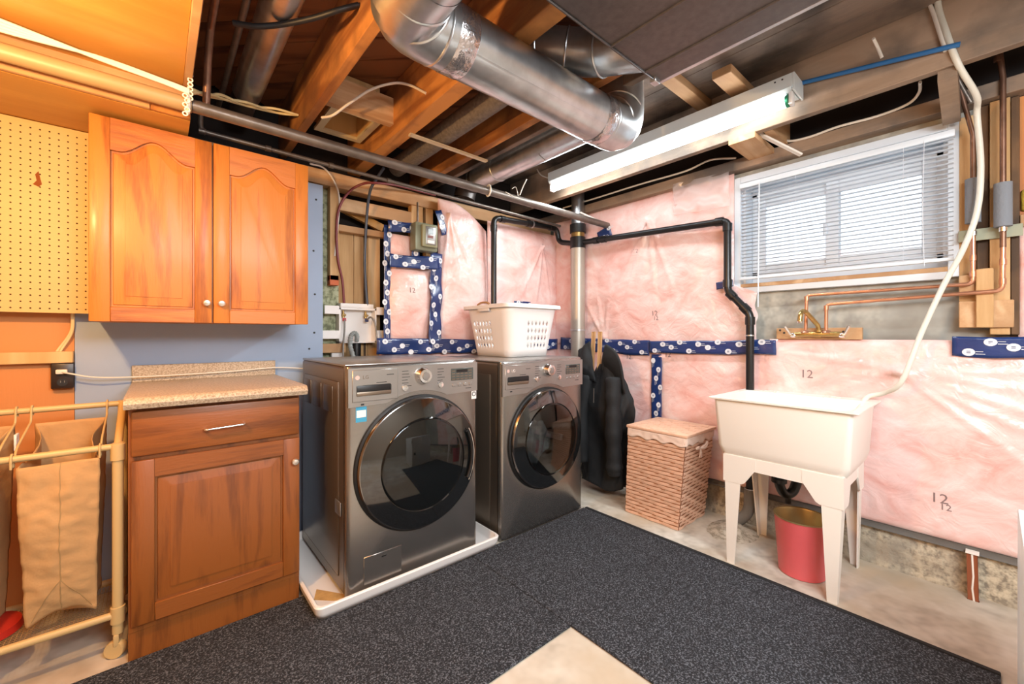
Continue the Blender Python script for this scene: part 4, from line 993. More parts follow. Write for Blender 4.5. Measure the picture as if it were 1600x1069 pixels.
# translucent hose from ceiling to tub
hose('drain_hose', [(2.30, .10, 2.48), (2.36, 0.141, 2.47), (2.36, 0.112, 2.305), (2.38, 0.082, 2.186), (2.5, 0.04, 2.1), (2.58, 0.04, 2.051), (2.6, 0.03, 1.84), (2.6, 0.04, 1.656), (2.6, 0.08, 1.502), (2.6, 0.136, 1.358), (2.58, 0.204, 1.149), (2.55, .265, .93), (2.60, .33, .865), (2.60, .395, .835), (2.55, .43, .74)], .0105, M_hosew, 'long translucent white hose drooping from the ceiling into the tub', 'hose')
hose('white_cable', [(2.33, .14, 2.48), (2.36, 0.165, 2.489), (2.36, 0.15, 2.416), (2.36, 0.133, 2.329), (2.36, 0.119, 2.259)], .007, M_cable, 'white cable beside the translucent hose at the ceiling', 'cable')
hose('grey_cable', [(2.6, 0.113, 2.303), (2.6, 0.098, 2.246), (2.62, 0.08, 2.191), (2.64, 0.059, 2.134)], .008, M_pipe, 'short grey pipe behind the translucent hose', 'pipe')

# ================================================================ WOVEN HAMPER
hx0, hx1, hy0, hy1, HT = 2.29, 2.66, 1.155, 1.525, .545
hpr = thing('woven_hamper', 'tapered peach woven laundry hamper with lid and scalloped cloth liner', 'hamper', ((hx0+hx1)/2, (hy0+hy1)/2, 0))
def hpt(face, a, h, off=0):   # a 0..1 along face, h 0..1 ; wider at top
    x0, x1, y0, y1 = 2.295-.013*h, 2.625+.012*h, 1.188-.052*h, 1.542-.030*h
    z = HT*h
    if face == 0: return Vector((x0-off, y1+(y0-y1)*a, z))
    if face == 1: return Vector((x0+(x1-x0)*a, y0-off, z))
    if face == 2: return Vector((x1+off, y0+(y1-y0)*a, z))
    return Vector((x1+(x0-x1)*a, y1+off, z))
core = MB()
for f in range(4): core.grid(lambda a, b, f=f: hpt(f, a, b, -.003), 6, 6)
part('core', core, M_rattand, hpr)
NR = 25
def band_strip(face, row, L0, L1, amp):
    """one horizontal woven band on one face: goes over and under stakes"""
    mb = MB(); n = 49
    h0, h1 = row/NR+.003, (row+1)/NR-.003
    def f(i, j):
        ph = math.sin(PI*(i*5+(row % 3)*.667*1.0)); off = .0025+.0032*ph
        return hpt(face, i, h0+(h1-h0)*j, off+.0012*math.sin(PI*j))
    mb.grid(f, n, 4); return mb
for f in (0, 1):
    for r in range(NR): part('woven_band', band_strip(f, r, 0, 1, 1), M_rattan, hpr, smooth=50)
for f in (2, 3):
    mb = MB(); mb.grid(lambda a, b, f=f: hpt(f, a, b, .002), 40, 60); part('back_face', mb, M_rattan, hpr)
def stakes(face):
    mb = MB()
    for r in range(1, NR-2):
        for k in range(5):
            a = (k+.5+.333*(r % 3)-.33)/5
            if .03 < a < .97:
                w2 = .035; h = r/NR
                pts_ = [hpt(face, a-w2, h-.0035, .0062), hpt(face, a+w2, h-.0035, .0062), hpt(face, a+w2, h+.005, .0062), hpt(face, a-w2, h+.005, .0062)]
                mb.quad(*pts_)
    return mb
for f in (0, 1): part('weave_gap', stakes(f), M_rattand, hpr, smooth=0, kind='stuff')
lid = MB().box(2.270, 2.650, 1.122, 1.522, HT+.004, HT+.022, .005, 2)
ld = part('lid', lid, M_rattan, hpr)
q = MB()
for i in range(9):
    for j in range(6):
        if (i+j) % 2 and i < 8: q.box(hx0-.01+.042*i, hx0+.02+.042*i, hy0-.008+.058*j, hy0+.030+.058*j, HT+.0215, HT+.0245, .001, 1)
part('lid_weave', q, M_rattan, ld, kind='stuff')
ln = MB()
def linf(a, b):
    s = a*4; f = int(s) % 4; h = 1.005-b*(.085+.014*math.sin(a*4*PI*2*3.5))
    return hpt(f, s-int(s) if a < 1 else 0, h, .008+.005*noise.noise(Vector((a*40, b*2, 1)))+.003*b)
ln.grid(linf, 160, 8, True); part('liner', ln, M_lin, hpr, smooth=180, solid=.0015)
bw = MB(); c_ = hpt(1, .42, .86, .022)
bw.tube(pathc([c_, c_+Vector((.05, -.004, .012)), c_+Vector((.09, 0, .025)), c_+Vector((.05, -.008, .0)), c_]), .006, 8).tube(pathc([c_, c_+Vector((-.03, -.004, .014)), c_+Vector((-.05, 0, .004)), c_]), .005, 8)
bw.tube(pathc([c_, c_+Vector((.005, -.004, -.03)), c_+Vector((.012, 0, -.055))]), .004, 8).tube(pathc([c_, c_+Vector((-.012, -.004, -.028)), c_+Vector((-.012, 0, -.05))]), .004, 8)
part('bow', bw, M_lin, hpr)

# ================================================================ JACKET ON WOODEN PEGS
sk2 = thing('wooden_stake', 'right narrow yellow wooden stake the black jacket hangs on', 'wood stake', (2.43, 1.85, .8))
part('stake', MB().beam((2.40, 1.835, .80), (2.44, 1.855, 1.16), .028, .012, up=(1, 0, 0), bev=.002), M_lumberz, sk2)
part('burnt_mark', MB().lathe([(.006, 0), (.006, .001)], (2.389, 1.84, .84), (-1, 0, .1), 10, True, True), M_inkd, sk2)
solo('wooden_stake', MB().beam((2.44, 1.93, .85), (2.50, 1.96, 1.16), .028, .012, up=(1, 0, 0), bev=.002), M_lumberz, 'left yellow wooden stake behind the jacket hood', 'wood stake')
jk = thing('jacket', 'black hooded winter jacket hanging between the dryer and the hamper', 'jacket', (2.40, 1.80, .07))
def jkf(a, b):
    ang = 2*PI*a; h = b   # bottom .07 -> top
    z = .075+(.93-.075)*h
    wy = .17+.035*math.sin(PI*h*.9)-.10*max(0, h-.72)/.28; wx = .085-.045*max(0, h-.65)/.35
    fold = 1+.10*math.sin(ang*5+h*4)*(1-h*.5)+.22*noise.noise(Vector((math.cos(ang)*2, math.sin(ang)*2, h*4)))+.10*noise.noise(Vector((math.cos(ang)*5, math.sin(ang)*5, h*11)))
    cy = 1.80+.02*math.sin(h*5)+.03*(1-h); cx_ = 2.44+.01*math.sin(h*6)
    z += .02*math.sin(ang*3)*(1-h)
    return Vector((cx_+wx*fold*math.cos(ang), cy+wy*fold*math.sin(ang), z))
mb = MB(); V = mb.grid(jkf, 72, 60, True); mb.bm.faces.new(V[-1]); mb.bm.faces.new(V[0][::-1])
part('body', mb, M_coat, jk, smooth=180)
sl_ = MB(); sp = pathc([(2.385, 1.70, .84), (2.345, 1.675, .66), (2.33, 1.66, .46), (2.33, 1.655, .27), (2.34, 1.655, .20)], 8)
sl_.tube(sp, [.052+.004*math.sin(k*.55)+.003*math.sin(k*1.3) for k in range(len(sp))], 20); part('sleeve', sl_, M_coat, jk, smooth=180)
sl_ = MB(); sp = pathc([(2.40, 1.93, .84), (2.36, 1.95, .62), (2.35, 1.955, .40), (2.36, 1.95, .22)], 8)
sl_.tube(sp, [.05+.004*math.sin(k*.5) for k in range(len(sp))], 20); part('sleeve', sl_, M_coat, jk, smooth=180)
# hood: draped wedge sheets
hd_ = MB()
def hood(a, b):
    p0 = Vector((2.41, 1.845, .79)); tip = Vector((2.40, 1.775, 1.075)); low_ = Vector((2.385, 1.61, .74))
    if a < .5: base = p0.lerp(tip, a*2)
    else: base = tip.lerp(low_, (a-.5)*2)+Vector((0, -.035*math.sin(PI*(a-.5)*2), .07*math.sin(PI*(a-.5)*2)))
    inner = Vector((2.47, 1.80, .80)); q = base.lerp(inner, b*.9); q.x -= .045*math.sin(PI*b)*math.sin(PI*a); return q
hd_.grid(hood, 30, 14); part('hood', hd_, M_coat, jk, smooth=180, solid=.012)
hd_ = MB()
def collar_(a, b):
    t0 = Vector((2.40, 2.02, 1.02)); t1 = Vector((2.42, 1.935, 1.09)); t2 = Vector((2.375, 1.845, .80)); t3 = Vector((2.37, 1.99, .84))
    q = (t0.lerp(t1, a)).lerp(t3.lerp(t2, a), b); q.x -= .035*math.sin(PI*a)*math.sin(PI*b)-.01*noise.noise(Vector((a*4, b*4, 9))); return q
hd_.grid(collar_, 16, 16); part('collar', hd_, M_coat, jk, smooth=180, solid=.014)
part('zip_pull', MB().tube([(2.335, 1.83, .76), (2.332, 1.83, .66)], .003, 6), M_pipe, jk)

# ================================================================ SORTER CART ON THE LEFT
cr = thing('laundry_sorter_cart', 'beige tube laundry sorter cart on casters at the left edge', 'laundry cart', (-.6, 2.15, 0))
YF, YR = 2.02, 2.30; XR, XLc = -.105, -1.12
rf, rrz = .745, .862
part('front_rail', MB().tube([(XLc, YF, rf), (XR, YF, rf)], .011, 14), M_cart, cr)
part('rear_rail', MB().tube([(XLc, YR, rrz), (XR, YR, rrz)], .011, 14), M_cart, cr)
part('end_rail', MB().tube([(XR, YF, rf), (XR, YR, rrz)], .012, 14), M_cart, cr)
part('end_rail', MB().tube([(XLc, YF, rf), (XLc, YR, rrz)], .012, 14), M_cart, cr)
for x in (XR, XLc):
    part('front_upright', MB().tube([(x, YF, .085), (x, YF, rf+.012)], .0155, 16), M_cart, cr)
    part('rear_upright', MB().tube([(x, YR, .085), (x, YR, rrz+.012)], .0155, 16), M_cart, cr)
part('bottom_rail', MB().tube([(XLc, YF, .150), (XR, YF, .150)], .0125, 14), M_cart, cr)
part('bottom_rail', MB().tube([(XLc, YR, .150), (XR, YR, .150)], .0125, 14), M_cart, cr)
part('bottom_end_rail', MB().tube([(XR, YF, .150), (XR, YR, .150)], .0125, 14), M_cart, cr)
part('bottom_end_rail', MB().tube([(XLc, YF, .150), (XLc, YR, .150)], .0125, 14), M_cart, cr)
for p in ((XR, YF, .15), (XR, YF, rf-.02)): part('joint_sleeve', MB().lathe([(.016, -.03), (.020, -.028), (.020, .028), (.016, .03)], p, n=16), M_cart, cr)
nt_ = MB()
k = XLc
while k < XR-.02: nt_.beam((k, YF, .147), (k, YR, .147), .0016, .001); k += .011
k = YF
while k < YR: nt_.beam((XLc, k, .1475), (XR, k, .1475), .0016, .001); k += .011
part('net_shelf', nt_, M_mesh, cr, kind='stuff')
for x in (XR, XLc):
    for y in (YF, YR):
        cs_ = part('caster', MB().lathe([(.010, -.013), (.028, -.013), (.030, -.008), (.030, .008), (.028, .013), (.010, .013)], (x-.006, y, .030), (0.5, 1, 0), 24, True, True), M_cart, cr)
        part('caster_fork', MB().box(x-.012, x+.004, y-.018, y+.018, .045, .085, .004, 2), M_cart, cs_)
solo('red_plastic_lid', MB().lathe([(.09, .150), (.10, .153), (.095, .175), (.07, .185), (.0005, .187)], (-.445, 2.16, 0), n=36, cap0=True), M_red, 'red plastic lid lying on the cart shelf at the left edge', 'lid')
def bag(x0, x1, label, dxb=0):
    t = thing('hanging_laundry_bag', label, 'laundry bag', ((x0+x1)/2, 2.15, .2), 'canvas bags hanging on the cart')
    def f(a, b):
        # loop around: a 0..1, b bottom..top
        y0 = YF-.006+.03*(1-b)**2; y1 = YR-.02-.06*(1-b); s = (1-b)
        xa, xb = x0+.014*s+.01, x1-.012*s; ztf, ztr = .715, .815
        per = [(xa, y0), (xb, y0), (xb, y1), (xa, y1)]; q = a*4; i = int(q) % 4; u = q-int(q)
        p = Vector(per[i]).lerp(Vector(per[(i+1) % 4]), u); x, y = p.x, p.y
        tt = (y-y0)/max(1e-6, y1-y0)
        zb_ = .180+.035*math.sin(PI*min(1, max(0, (x-xa)/(xb-xa))))*(1 if i == 0 else .3)+(.0 if i else 0)
        z = zb_+((ztf+(ztr-ztf)*tt)-zb_)*b
        bul = math.sin(PI*min(1, b))**.6*.022
        if i == 0: y -= bul*math.sin(PI*u)-.010*abs(u-.5)*0
        if i == 1: x -= .030*math.sin(PI*u)*(.4+.6*b)-.0
        if i == 3: x += .030*math.sin(PI*u)*(.4+.6*b)
        n_ = .007*noise.noise(Vector((x*14, y*14, z*9)))+.004*noise.noise(Vector((x*40+z*30, y*30, z*38)))+.006*abs(noise.noise(Vector((x*9+z*12, y*9, z*7-x*11))))
        return Vector((x+dxb*s+n_*.4, y+n_, z))
    mb = MB(); V = mb.grid(f, 112, 56, True); mb.bm.faces.new(V[0][::-1])
    part('fabric', mb, M_bag, t, smooth=180, solid=.0018)
    sm = MB(); zc_ = [f(.125, k/30) for k in range(31)]
    sm.tube([p+Vector((0, -.0015, 0)) for p in zc_], .0014, 6)
    b0, b1, bm_ = f(.02, .02), f(.23, .02), f(.125, .22)
    sm.tube([f(.02+.105*k/10, .02+.20*k/10)+Vector((0, -.0015, 0)) for k in range(11)], .0014, 6)
    sm.tube([f(.23-.105*k/10, .02+.20*k/10)+Vector((0, -.0015, 0)) for k in range(11)], .0014, 6)
    part('seam', sm, M_mesh, t)
    for x in (x0, x1):
        h_ = MB()
        h_.tube(pathc([(x, YF-.012, rf-.03), (x, YF-.013, rf+.006), (x, YF+.004, rf+.015), (x, YF+.016, rf+.004), (x, YF+.018, rf-.03), (x, YF+.06, rf+.02), (x, YR-.06, rrz-.05), (x, YR-.02, rrz-.035), (x, YR-.014, rrz+.006), (x, YR+.002, rrz+.016), (x, YR+.013, rrz+.004), (x, YR+.012, rrz-.02)], 5), .0032, 8)
        part('hook_wire', h_, M_cart, t)
bag(-.348, -.150, 'tan canvas laundry bag on the cart, next to the brown base cabinet')
bag(-.590, -.385, 'tan canvas laundry bag cut by the left edge of the photo')
bag(-.84, -.63, 'tan canvas laundry bag furthest left on the cart')
solo('white_tag', MB().box(-.368, -.362, 2.16, 2.20, .745, .80, .001, 1), M_white, 'small white paper tag between the two laundry bags', 'tag')

# ================================================================ MATS
cm = thing('floor_mat', 'charcoal carpet mat lying in front of the washer and cabinets', 'floor mat', (.3, 1.5, 0))
part('carpet', MB().box(-.75, 1.2200, 1.068, 1.946, .0005, .010, .003, 1), M_mat, cm)
cm = thing('floor_mat', 'long charcoal carpet runner in front of dryer and hamper', 'floor mat', (1.7, .5, 0))
part('carpet', MB().box(1.2215, 2.118, -.02, 1.743, .0005, .010, .003, 1), M_mat, cm)
part('edge_binding', MB().box(2.118, 2.140, -.02, 1.735, .0005, .0125, .003, 1), M_hem, cm)

# ================================================================ OUTLET, STUB, RIGHT EDGE
ol = thing('wall_outlet', 'dark brown wall outlet below the pegboard with white plug', 'outlet', (-.293, 2.53, .915))
part('box', MB().box(-.332, -.268, 2.525, 2.56, .915, 1.022, .003, 1), M_outlet, ol)
part('plate', MB().box(-.330, -.266, 2.520, 2.526, .917, 1.018, .002, 2), M_outlet, ol)
part('socket', MB().lathe([(.016, 0), (.016, .003)], (-.298, 2.520, .942), (0, -1, 0), 20, True, True).box(-.302, -.298, 2.515, 2.518, .946, .954), M_blk, ol)
q = MB()
for dx in (-.006, .005): q.box(-.298+dx, -.296+dx, 2.5162, 2.517, .940, .949)
part('slots', q, M_panel, ol)
pg = thing('power_cord', 'cream power cord running from the outlet over the backsplash to the washer', 'cable', (-.1, 2.5, .95))
part('plug', MB().box(-.316, -.282, 2.500, 2.520, .977, .996, .004, 2), M_cable, pg)
part('cord', MB().tube(pathc([(-.296, 2.50, .985), (-.27, 2.485, .978), (-.20, 2.49, .958), (-.08, 2.505, .950), (.10, 2.51, .950), (.30, 2.515, .954), (.45, 2.515, .962), (.53, 2.515, .96), (.62, 2.515, .95)]), .0033, 8), M_cable, pg)
for k_, dx in enumerate((0, .012)):
    hose('wall_cable', [(-.272+dx*.3, 2.53, 1.235), (-.273+dx*.3, 2.535, 1.17), (-.285+dx*.5, 2.54, 1.13), (-.312+dx*.8, 2.545, 1.08), (-.325+dx*.8, 2.545, 1.05)], .0045, M_cablec, ('cream cable going behind the ledge strip, left of its twin', 'cream cable going behind the ledge strip, right of its twin')[k_], 'cable', 'cables above the outlet')
sw = thing('wooden_stub', 'short red painted wooden stub standing against the curb', 'wood stub', (2.67, .055, 0))
part('post', MB().beam((2.665, .052, 0), (2.678, .056, .195), .032, .03, up=(1, 0, 0), bev=.002), M_stubw, sw)
part('foam_bead', MB().tube([(2.6495, .05, .0), (2.652, .055, .05), (2.656, .052, .10), (2.662, .056, .195)], .0035, 8), M_tub, sw)
part('top_cap', MB().box(2.655, 2.70, .035, .075, .195, .199), M_tub, sw)
cb = thing('white_cabinet', 'white metal cabinet just entering at the right edge', 'cabinet', (1.60, -.20, 0))
part('body', MB().box(1.46, 1.95, -.55, -.050, 0, .62, .004, 2), M_whitem, cb)
part('latch', MB().box(1.452, 1.462, -.075, -.052, .50, .565, .002, 1), M_blk, cb)
part('clip', MB().box(1.50, 1.54, -.051, -.036, .245, .30, .002, 1), M_blk, cb)

# ================================================================ CEILING: LIGHT, DUCTS, PIPES, CABLES
lf = thing('strip_light', 'lit fluorescent strip light mounted along a ceiling joist', 'ceiling light', (2.29, 1.39, 2.22))
part('housing', MB().box(2.222, 2.362, .60, 2.172, 2.288, 2.352, .002, 1), M_whitem, lf)
part('reflector', MB().prism([(2.222, 2.288), (2.236, 2.270), (2.34, 2.270), (2.362, 2.288)], lambda a, b, d: Vector((a, d, b)), .605, 2.168), M_whitem, lf)
part('tube', MB().tube([(2.255, .625, 2.242), (2.255, 2.150, 2.242)], .0275, 20), M_tube, lf)
for y in (.612, 2.158):
    part('lampholder', MB().box(2.235, 2.275, y-.008, y+.008, 2.215, 2.285, .003, 2), M_white, lf)
part('green_ring', MB().tube([(2.255, .622, 2.242), (2.255, .634, 2.242)], .0285, 20), mat('green_tube_band', '2f8f6a', .4), lf)
part('end_plate', MB().box(2.222, 2.362, .592, .600, 2.27, 2.352, .001, 1), M_whitem, lf)
for x in (2.25, 2.28): part('screw', MB().lathe([(.004, 0), (.004, .001)], (2.2205, .64+x-2.25, 2.335), (-1, 0, 0), 8, True, True), M_inkd, lf)
hose('white_cable', [(2.33, 2.407, 2.514), (2.3, 2.361, 2.451), (2.28, 2.298, 2.387), (2.26, 2.209, 2.336)], .005, M_cable, 'short white cable feeding the left end of the strip light', 'cable')
hose('blue_pipe', [(2.352, .66, 2.362), (2.352, .08, 2.262)], .010, M_bluep, 'blue pipe running along the joist beside the strip light', 'pipe', sm=False)
hose('white_cable', [(2.237, 0.318, 2.36), (2.288, 0.311, 2.34), (2.301, 0.3, 2.3)], .006, M_cable, 'short white cable loop behind the blue pipe', 'cable')
hose('white_cable', [(2.36, 0.37, 2.615), (2.36, 0.35, 2.575), (2.36, 0.342, 2.536)], .006, M_cable, 'short white cable end at the top of the joist', 'cable')
# cable along the gap above the window
hose('white_cable', [(2.66, 2.415, 2.234), (2.655, 2.068, 2.229), (2.65, 1.661, 2.228), (2.65, 1.326, 2.221), (2.65, 1.16, 2.243), (2.65, 1.008, 2.206)], .006, M_cable, 'white cable sagging between the joist and the wall plate left of the window', 'cable')
hose('white_cable', [(2.65, 0.819, 2.298), (2.65, 0.747, 2.218), (2.65, 0.646, 2.199), (2.645, 0.513, 2.205), (2.645, 0.364, 2.198), (2.645, 0.256, 2.211), (2.6, 0.214, 2.229), (2.5, 0.202, 2.232)], .006, M_cable, 'white cable stapled along the wall plate above the window', 'cable')
for a, b, lb in (((1137, 202), (1255, 243), 'thin whitewashed wooden stick jutting below the joist above the window'),):
    solo('wooden_stick', MB().beam((2.42, 0.83, 2.228), (2.6, 0.662, 2.097), .022, .010), M_tub, lb, 'stick')
solo('wooden_stick', MB().beam((1.008, 1.998, 2.194), (1.518, 2.003, 2.194), .022, .010, bev=.002), mat('pale_stick', 'd8cbb0', .6), 'pale wooden stick crossing under the grey wrapped pipe', 'stick')
solo('wooden_stick', MB().beam((2.55, 2.131, 2.111), (2.6, 1.982, 2.018), .018, .012), M_tub, 'short pale stick above the vent stack', 'stick')
# big round duct
DR = .100
du = thing('round_duct', 'large shiny galvanised round duct with taped elbows', 'duct', (1.1, 1.13, 1.99))
part('pipe', MB().tube([(.70, 1.135, 2.09), (1.45, 1.135, 2.09)], DR, 48, cap=False), M_galv, du)
seam = MB(); seam.beam((.70, 1.06, 2.024), (1.45, 1.06, 2.024), .006, .004, up=(0, -.6, -.7)); part('seam', seam, M_galv, du)
eb = bends([(1.45, 1.135, 2.09), (1.655, 1.135, 2.09), (1.655, 1.135, 2.40)], .15, 5)
e1 = MB(); e1.tube(eb, [DR+.001]*len(eb), 48, cap=False); el = part('elbow', e1, M_galv, du, smooth=12)
def gore(parent, p, d, r=DR+.003, L_=.010, m=M_galv, nm='gore_ring'):
    part(nm, MB().lathe([(r-.003, -L_/2), (r, -L_/4), (r+.001, 0), (r, L_/4), (r-.003, L_/2)], p, d, 48), m, parent)
gore(el, (1.505, 1.135, 2.093), (1, 0, .08)); gore(el, (1.59, 1.135, 2.125), (1, 0, .6)); gore(el, (1.64, 1.135, 2.19), (.5, 0, 1))
part('foil_tape', MB().lathe([(DR+.0012, -.03), (DR+.0022, -.028), (DR+.0025, .028), (DR+.0012, .03)], (1.465, 1.135, 2.09), (1, 0, 0), 48), mat('foil_tape', 'c9c4c6', .2, .9, bump=.6, bs=35), el, 'crinkled foil tape band')
eb = bends([(.72, 1.135, 2.09), (.535, 1.135, 2.09), (.535, .93, 2.09)], .14, 5)
e2 = MB(); e2.tube(eb, [DR+.001]*len(eb), 48, cap=False); el2 = part('elbow', e2, M_galv, du, smooth=12)
gore(el2, (.66, 1.133, 2.09), (1, .08, 0)); gore(el2, (.575, 1.095, 2.09), (1, 1, 0)); gore(el2, (.54, 1.02, 2.09), (.15, 1, 0))
part('foil_tape', MB().lathe([(DR+.0012, -.035), (DR+.003, -.03), (DR+.003, .03), (DR+.0012, .035)], (.73, 1.135, 2.09), (1, 0, 0), 48), bpy.data.materials['foil_tape'], el2, 'crinkled foil tape band')
part('branch_pipe', MB().tube([(.535, .93, 2.09), (.535, -.6, 2.09)], DR, 48, cap=False), M_galv, du)
# return duct
rd = thing('rectangular_duct', 'wide grey sheet metal duct at the top of the picture', 'duct', (1.1, 0, 2.1))
part('body', MB().box(.70, 1.446, -1.5, .825, 2.10, 2.195, .002, 1), M_galvd, rd)
for x in (1.145, 1.35): part('standing_seam', MB().box(x-.003, x+.003, -1.5, .826, 2.094, 2.101, .001, 1), M_galvd, rd)
part('edge_flange', MB().box(1.446, 1.462, -1.5, .825, 2.100, 2.112, .001, 1), M_galv, rd)
part('end_flange', MB().box(.70, 1.446, .825, .831, 2.095, 2.195, .001, 1), M_galvd, rd)
part('edge_clip', MB().box(1.405, 1.44, .815, .84, 2.085, 2.102, .002, 1), M_galv, rd)
# smaller elbow joining it
de = thing('duct_elbow', 'dark shiny duct elbow joining the rectangular duct', 'duct', (1.25, 1.2, 2.2))
pp = bends([(1.12, 1.50, 2.32), (1.17, 1.22, 2.31), (1.32, 1.06, 2.27), (1.36, .82, 2.20)], .13, 5)
part('pipe', MB().tube(pp, [.085]*len(pp), 40, cap=False), M_galv, de, smooth=12)
for p, d in (((1.15, 1.33, 2.314), (.18, -1, 0)), ((1.19, 1.21, 2.305), (.6, -1, -.1)), ((1.26, 1.125, 2.287), (.9, -1, -.2)), ((1.33, 1.0, 2.25), (.2, -1, -.2))): gore(de, p, d, .088)
# ducts and pipes in the bays
d3_ = thing('round_duct', 'slim galvanised duct running between joists right of the wrapped pipe', 'duct', (1.77, 2.0, 2.18))
part('pipe', MB().tube([(1.77, 1.25, 2.27), (1.77, 2.46, 2.27)], .078, 32, cap=False), M_galv, d3_)
pp = bends([(1.77, 2.44, 2.27), (1.765, 2.57, 2.262), (1.75, 2.585, 2.16)], .1, 5); part('elbow', MB().tube(pp, [.079]*len(pp), 32, cap=False), M_galvd, d3_, smooth=12)
part('end_disc', MB().lathe([(.078, 0), (.078, .004)], (1.75, 2.585, 2.158), n=32, cap0=True, cap1=True), M_dark, d3_)  # added dark disc, keeps a bright reflection out of the open elbow
gore(d3_, (1.77, 2.20, 2.27), (0, 1, 0), .081); gore(d3_, (1.77, 2.47, 2.268), (0, 1, -.1), .082)
part('hanger_wire', MB().tube([(1.77, 1.75, 2.46), (1.70, 1.75, 2.27), (1.72, 1.75, 2.205), (1.77, 1.75, 2.188)], .002, 6), M_pipe, d3_)
d4_ = thing('round_duct', 'galvanised duct glowing orange in the first joist bay above the oak cabinet', 'duct', (.33, 1.2, 2.2))
part('pipe', MB().tube([(.33, -.5, 2.31), (.33, 2.35, 2.31)], .060, 32, cap=False), M_galv, d4_)
part('crimped_end', MB().tube([(.33, 2.30, 2.31), (.33, 2.60, 2.31)], .056, 32, cap=True), M_galvd, d4_)
hose('wrapped_pipe', [(1.225, 1.15, 2.275), (1.225, 2.62, 2.265)], .058, M_cement, 'thick grey wrapped pipe between two joists', 'pipe', n=24, sm=False)
hose('copper_line', [(.150, -.4, 2.29), (.152, 1.9, 2.29), (.150, 1.985, 2.20), (.148, 2.03, 2.05)], .013, M_copo, 'brown copper line descending at the edge of the plywood panel', 'pipe', sm=False)
hose('grey_line', [(.236, -.4, 2.30), (.236, 2.55, 2.30)], .012, M_pipe, 'grey steel line beside the brown copper line', 'pipe', sm=False)
hose('steel_pipe', [(.10, 1.96, 2.0), (2.70, 1.965, 1.995)], .0235, M_pipe, 'long grey steel pipe crossing under the joists to the right wall', 'pipe', n=18, sm=False)
hose('painted_pipe', [(-1.9, 1.96, 1.995), (.098, 1.96, 2.0)], .027, M_pipet, 'tan painted pipe under the edge of the plywood ceiling panel', 'pipe', n=18, sm=False)
tpz = thing('thin_pipe', 'thin dark pipe running above the upper cabinet to the corner', 'pipe', (1.2, 2.35, 2.04))
part('pipe', MB().tube(bends([(.150, 2.35, 2.20), (.150, 2.35, 2.068), (2.55, 2.35, 2.045)], .03), .0105, 12), M_pipe, tpz)
for x in (.155, .42, .72, 1.05): part('fitting', MB().lathe([(.010, -.014), (.0145, -.012), (.0145, .012), (.010, .014)], (x, 2.35, 2.068-.0096*(x-.15)), (1, 0, 0), 14), M_pipe, tpz)
st_ = thing('pipe_strap', 'white plastic strap ring around the long steel pipe', 'pipe strap', (1.55, 1.96, 2.0))
part('ring', MB().tube([(1.50+.006*math.cos(2*PI*k/20), 1.96+.030*math.cos(2*PI*k/20), 2.0+.032*math.sin(2*PI*k/20)) for k in range(20)], .005, 8, closed=True), M_twine, st_)
pf = thing('perforated_strap', 'white perforated hanger strap tied around the tan painted pipe', 'pipe strap', (.09, 1.96, 2.0))
q = MB()
for k in range(9): q.lathe([(.005, 0), (.009, 0), (.009, .003), (.005, .003), (.005, 0)], (.093, 1.925+.001*k, 2.145-.0165*k), (0, -1, 0), 12)
for k in range(9): q.lathe([(.005, 0), (.009, 0), (.009, .003), (.005, .003), (.005, 0)], (.078+.006*(k % 2), 1.924, 2.06-.0165*k+.02), (0, -1, 0), 12) if k > 3 else None
part('strap', q, M_twine, pf)
part('wrap', MB().tube([(.088, 1.96+.030*math.cos(2*PI*k/20), 2.0+.030*math.sin(2*PI*k/20)) for k in range(20)], .006, 8, closed=True), M_twine, pf)
for k in range(4):
    dz = .010*k; hose('white_cable', [(-1.6, 1.75-.05*k, 2.06+dz*.3), (-.7, 1.86-.02*k, 2.075-.01*k), (-.42, 1.90, 2.062-.012*k+.01), (-.15, 1.925, 2.052+.002*k), (.02, 1.93, 2.04+.003*k), (.09, 1.93, 2.03+.004*k)], .0055, M_cable,
        ('topmost cream cable of the bundle lying along the tan painted pipe', 'second cream cable of the bundle lying along the tan painted pipe', 'third cream cable of the bundle lying along the tan painted pipe', 'lowest cream cable of the bundle lying along the tan painted pipe')[k], 'cable', 'cables along the tan pipe')
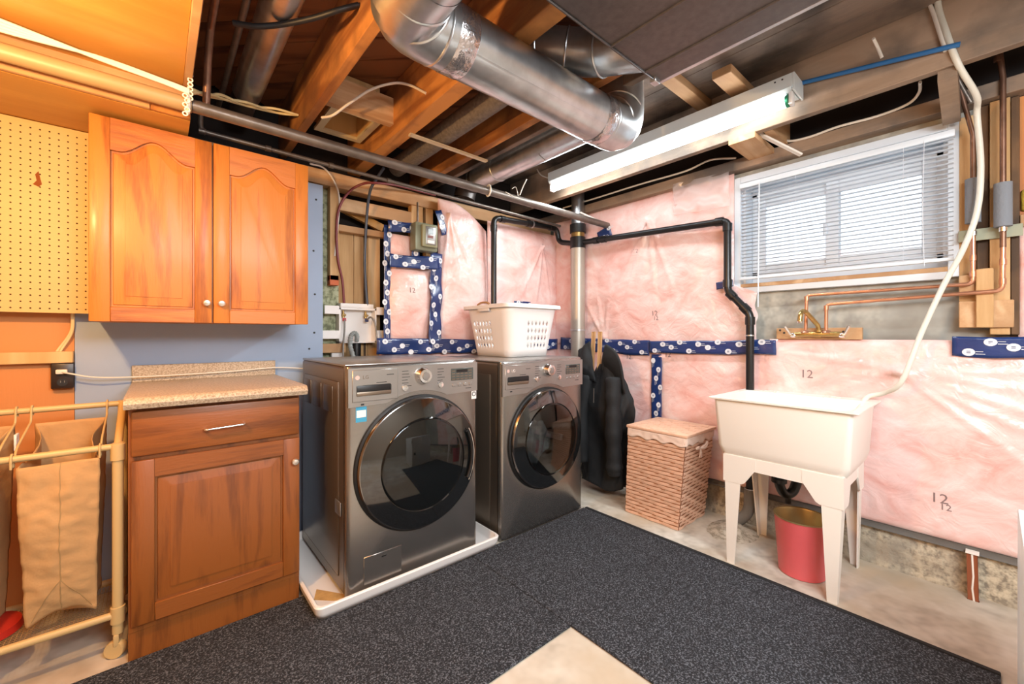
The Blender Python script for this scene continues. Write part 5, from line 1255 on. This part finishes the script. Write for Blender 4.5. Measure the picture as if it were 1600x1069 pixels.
for k in range(3):
    hose('yellow_cable', [(.09, 1.94, 2.035+.01*k), (0.151, 2.081, 2.12) if k == 0 else (0.162, 2.141, 2.14), (0.214, 2.221, 2.2) if k == 1 else (0.229, 2.254, 2.2), (0.32, 2.292, 2.22) if k != 2 else (0.315, 2.26, 2.22), (0.44, 2.296, 2.25) if k == 1 else (0.453, 2.332, 2.25), (0.546, 2.308, 2.26)], .006, M_cablec,
        ('lowest pale yellow cable of three reaching the first joist', 'middle pale yellow cable of three reaching the first joist', 'uppermost pale yellow cable of three reaching the first joist')[k], 'cable', 'yellow cables to the joist')
hose('white_cable', [(0.598, 2.089, 2.178), (0.63, 2.03, 2.177), (0.69, 1.99, 2.236), (0.782, 1.95, 2.321), (0.874, 1.9, 2.365), (0.928, 1.84, 2.349), (0.955, 1.726, 2.269)], .006, M_cable, 'white cable arching between the first two joists', 'cable')
hose('black_flex_cable', [(0.201, 1.714, 2.22), (0.263, 1.68, 2.22), (0.335, 1.642, 2.24), (0.42, 1.564, 2.26), (0.485, 1.495, 2.28), (0.547, 1.479, 2.32)], .010, M_blk, 'black armoured cable at the top between the duct and first joist', 'cable')
# wooden boot frame between joists
bt = thing('register_frame', 'pale square wooden frame set between the first two joists', 'frame', (.77, 2.2, 2.34))
for a in ((.68, .70, 2.17, 2.48), (.90, .92, 2.17, 2.48), (.70, .90, 2.17, 2.19), (.70, .90, 2.46, 2.48)):
    part('side', MB().box(a[0], a[1], a[2], a[3], 2.31, 2.48, .002, 1), M_tan, bt)
part('rim', MB().box(.67, .705, 2.16, 2.49, 2.295, 2.31).box(.895, .93, 2.16, 2.49, 2.295, 2.31).box(.705, .895, 2.16, 2.195, 2.295, 2.31).box(.705, .895, 2.455, 2.49, 2.295, 2.31), mat('cream_paint', 'd9c9a4', .5), bt)
wt = thing('wire_tie', 'loose pale wire tied on the steel pipe near the corner', 'wire', (2.2, 1.96, 2.0))
part('wire', MB().tube(pathc([(1.723, 1.93, 2.014), (1.756, 1.93, 2.082), (1.783, 1.93, 2.129)]), .0035, 6).tube(pathc([(1.617, 1.94, 2.013), (1.668, 1.94, 2.001), (1.732, 1.94, 1.999)]), .003, 6).tube(pathc([(1.677, 1.95, 2.049), (1.709, 1.95, 2.065), (1.73, 1.95, 2.009)]), .002, 6), M_twine, wt)
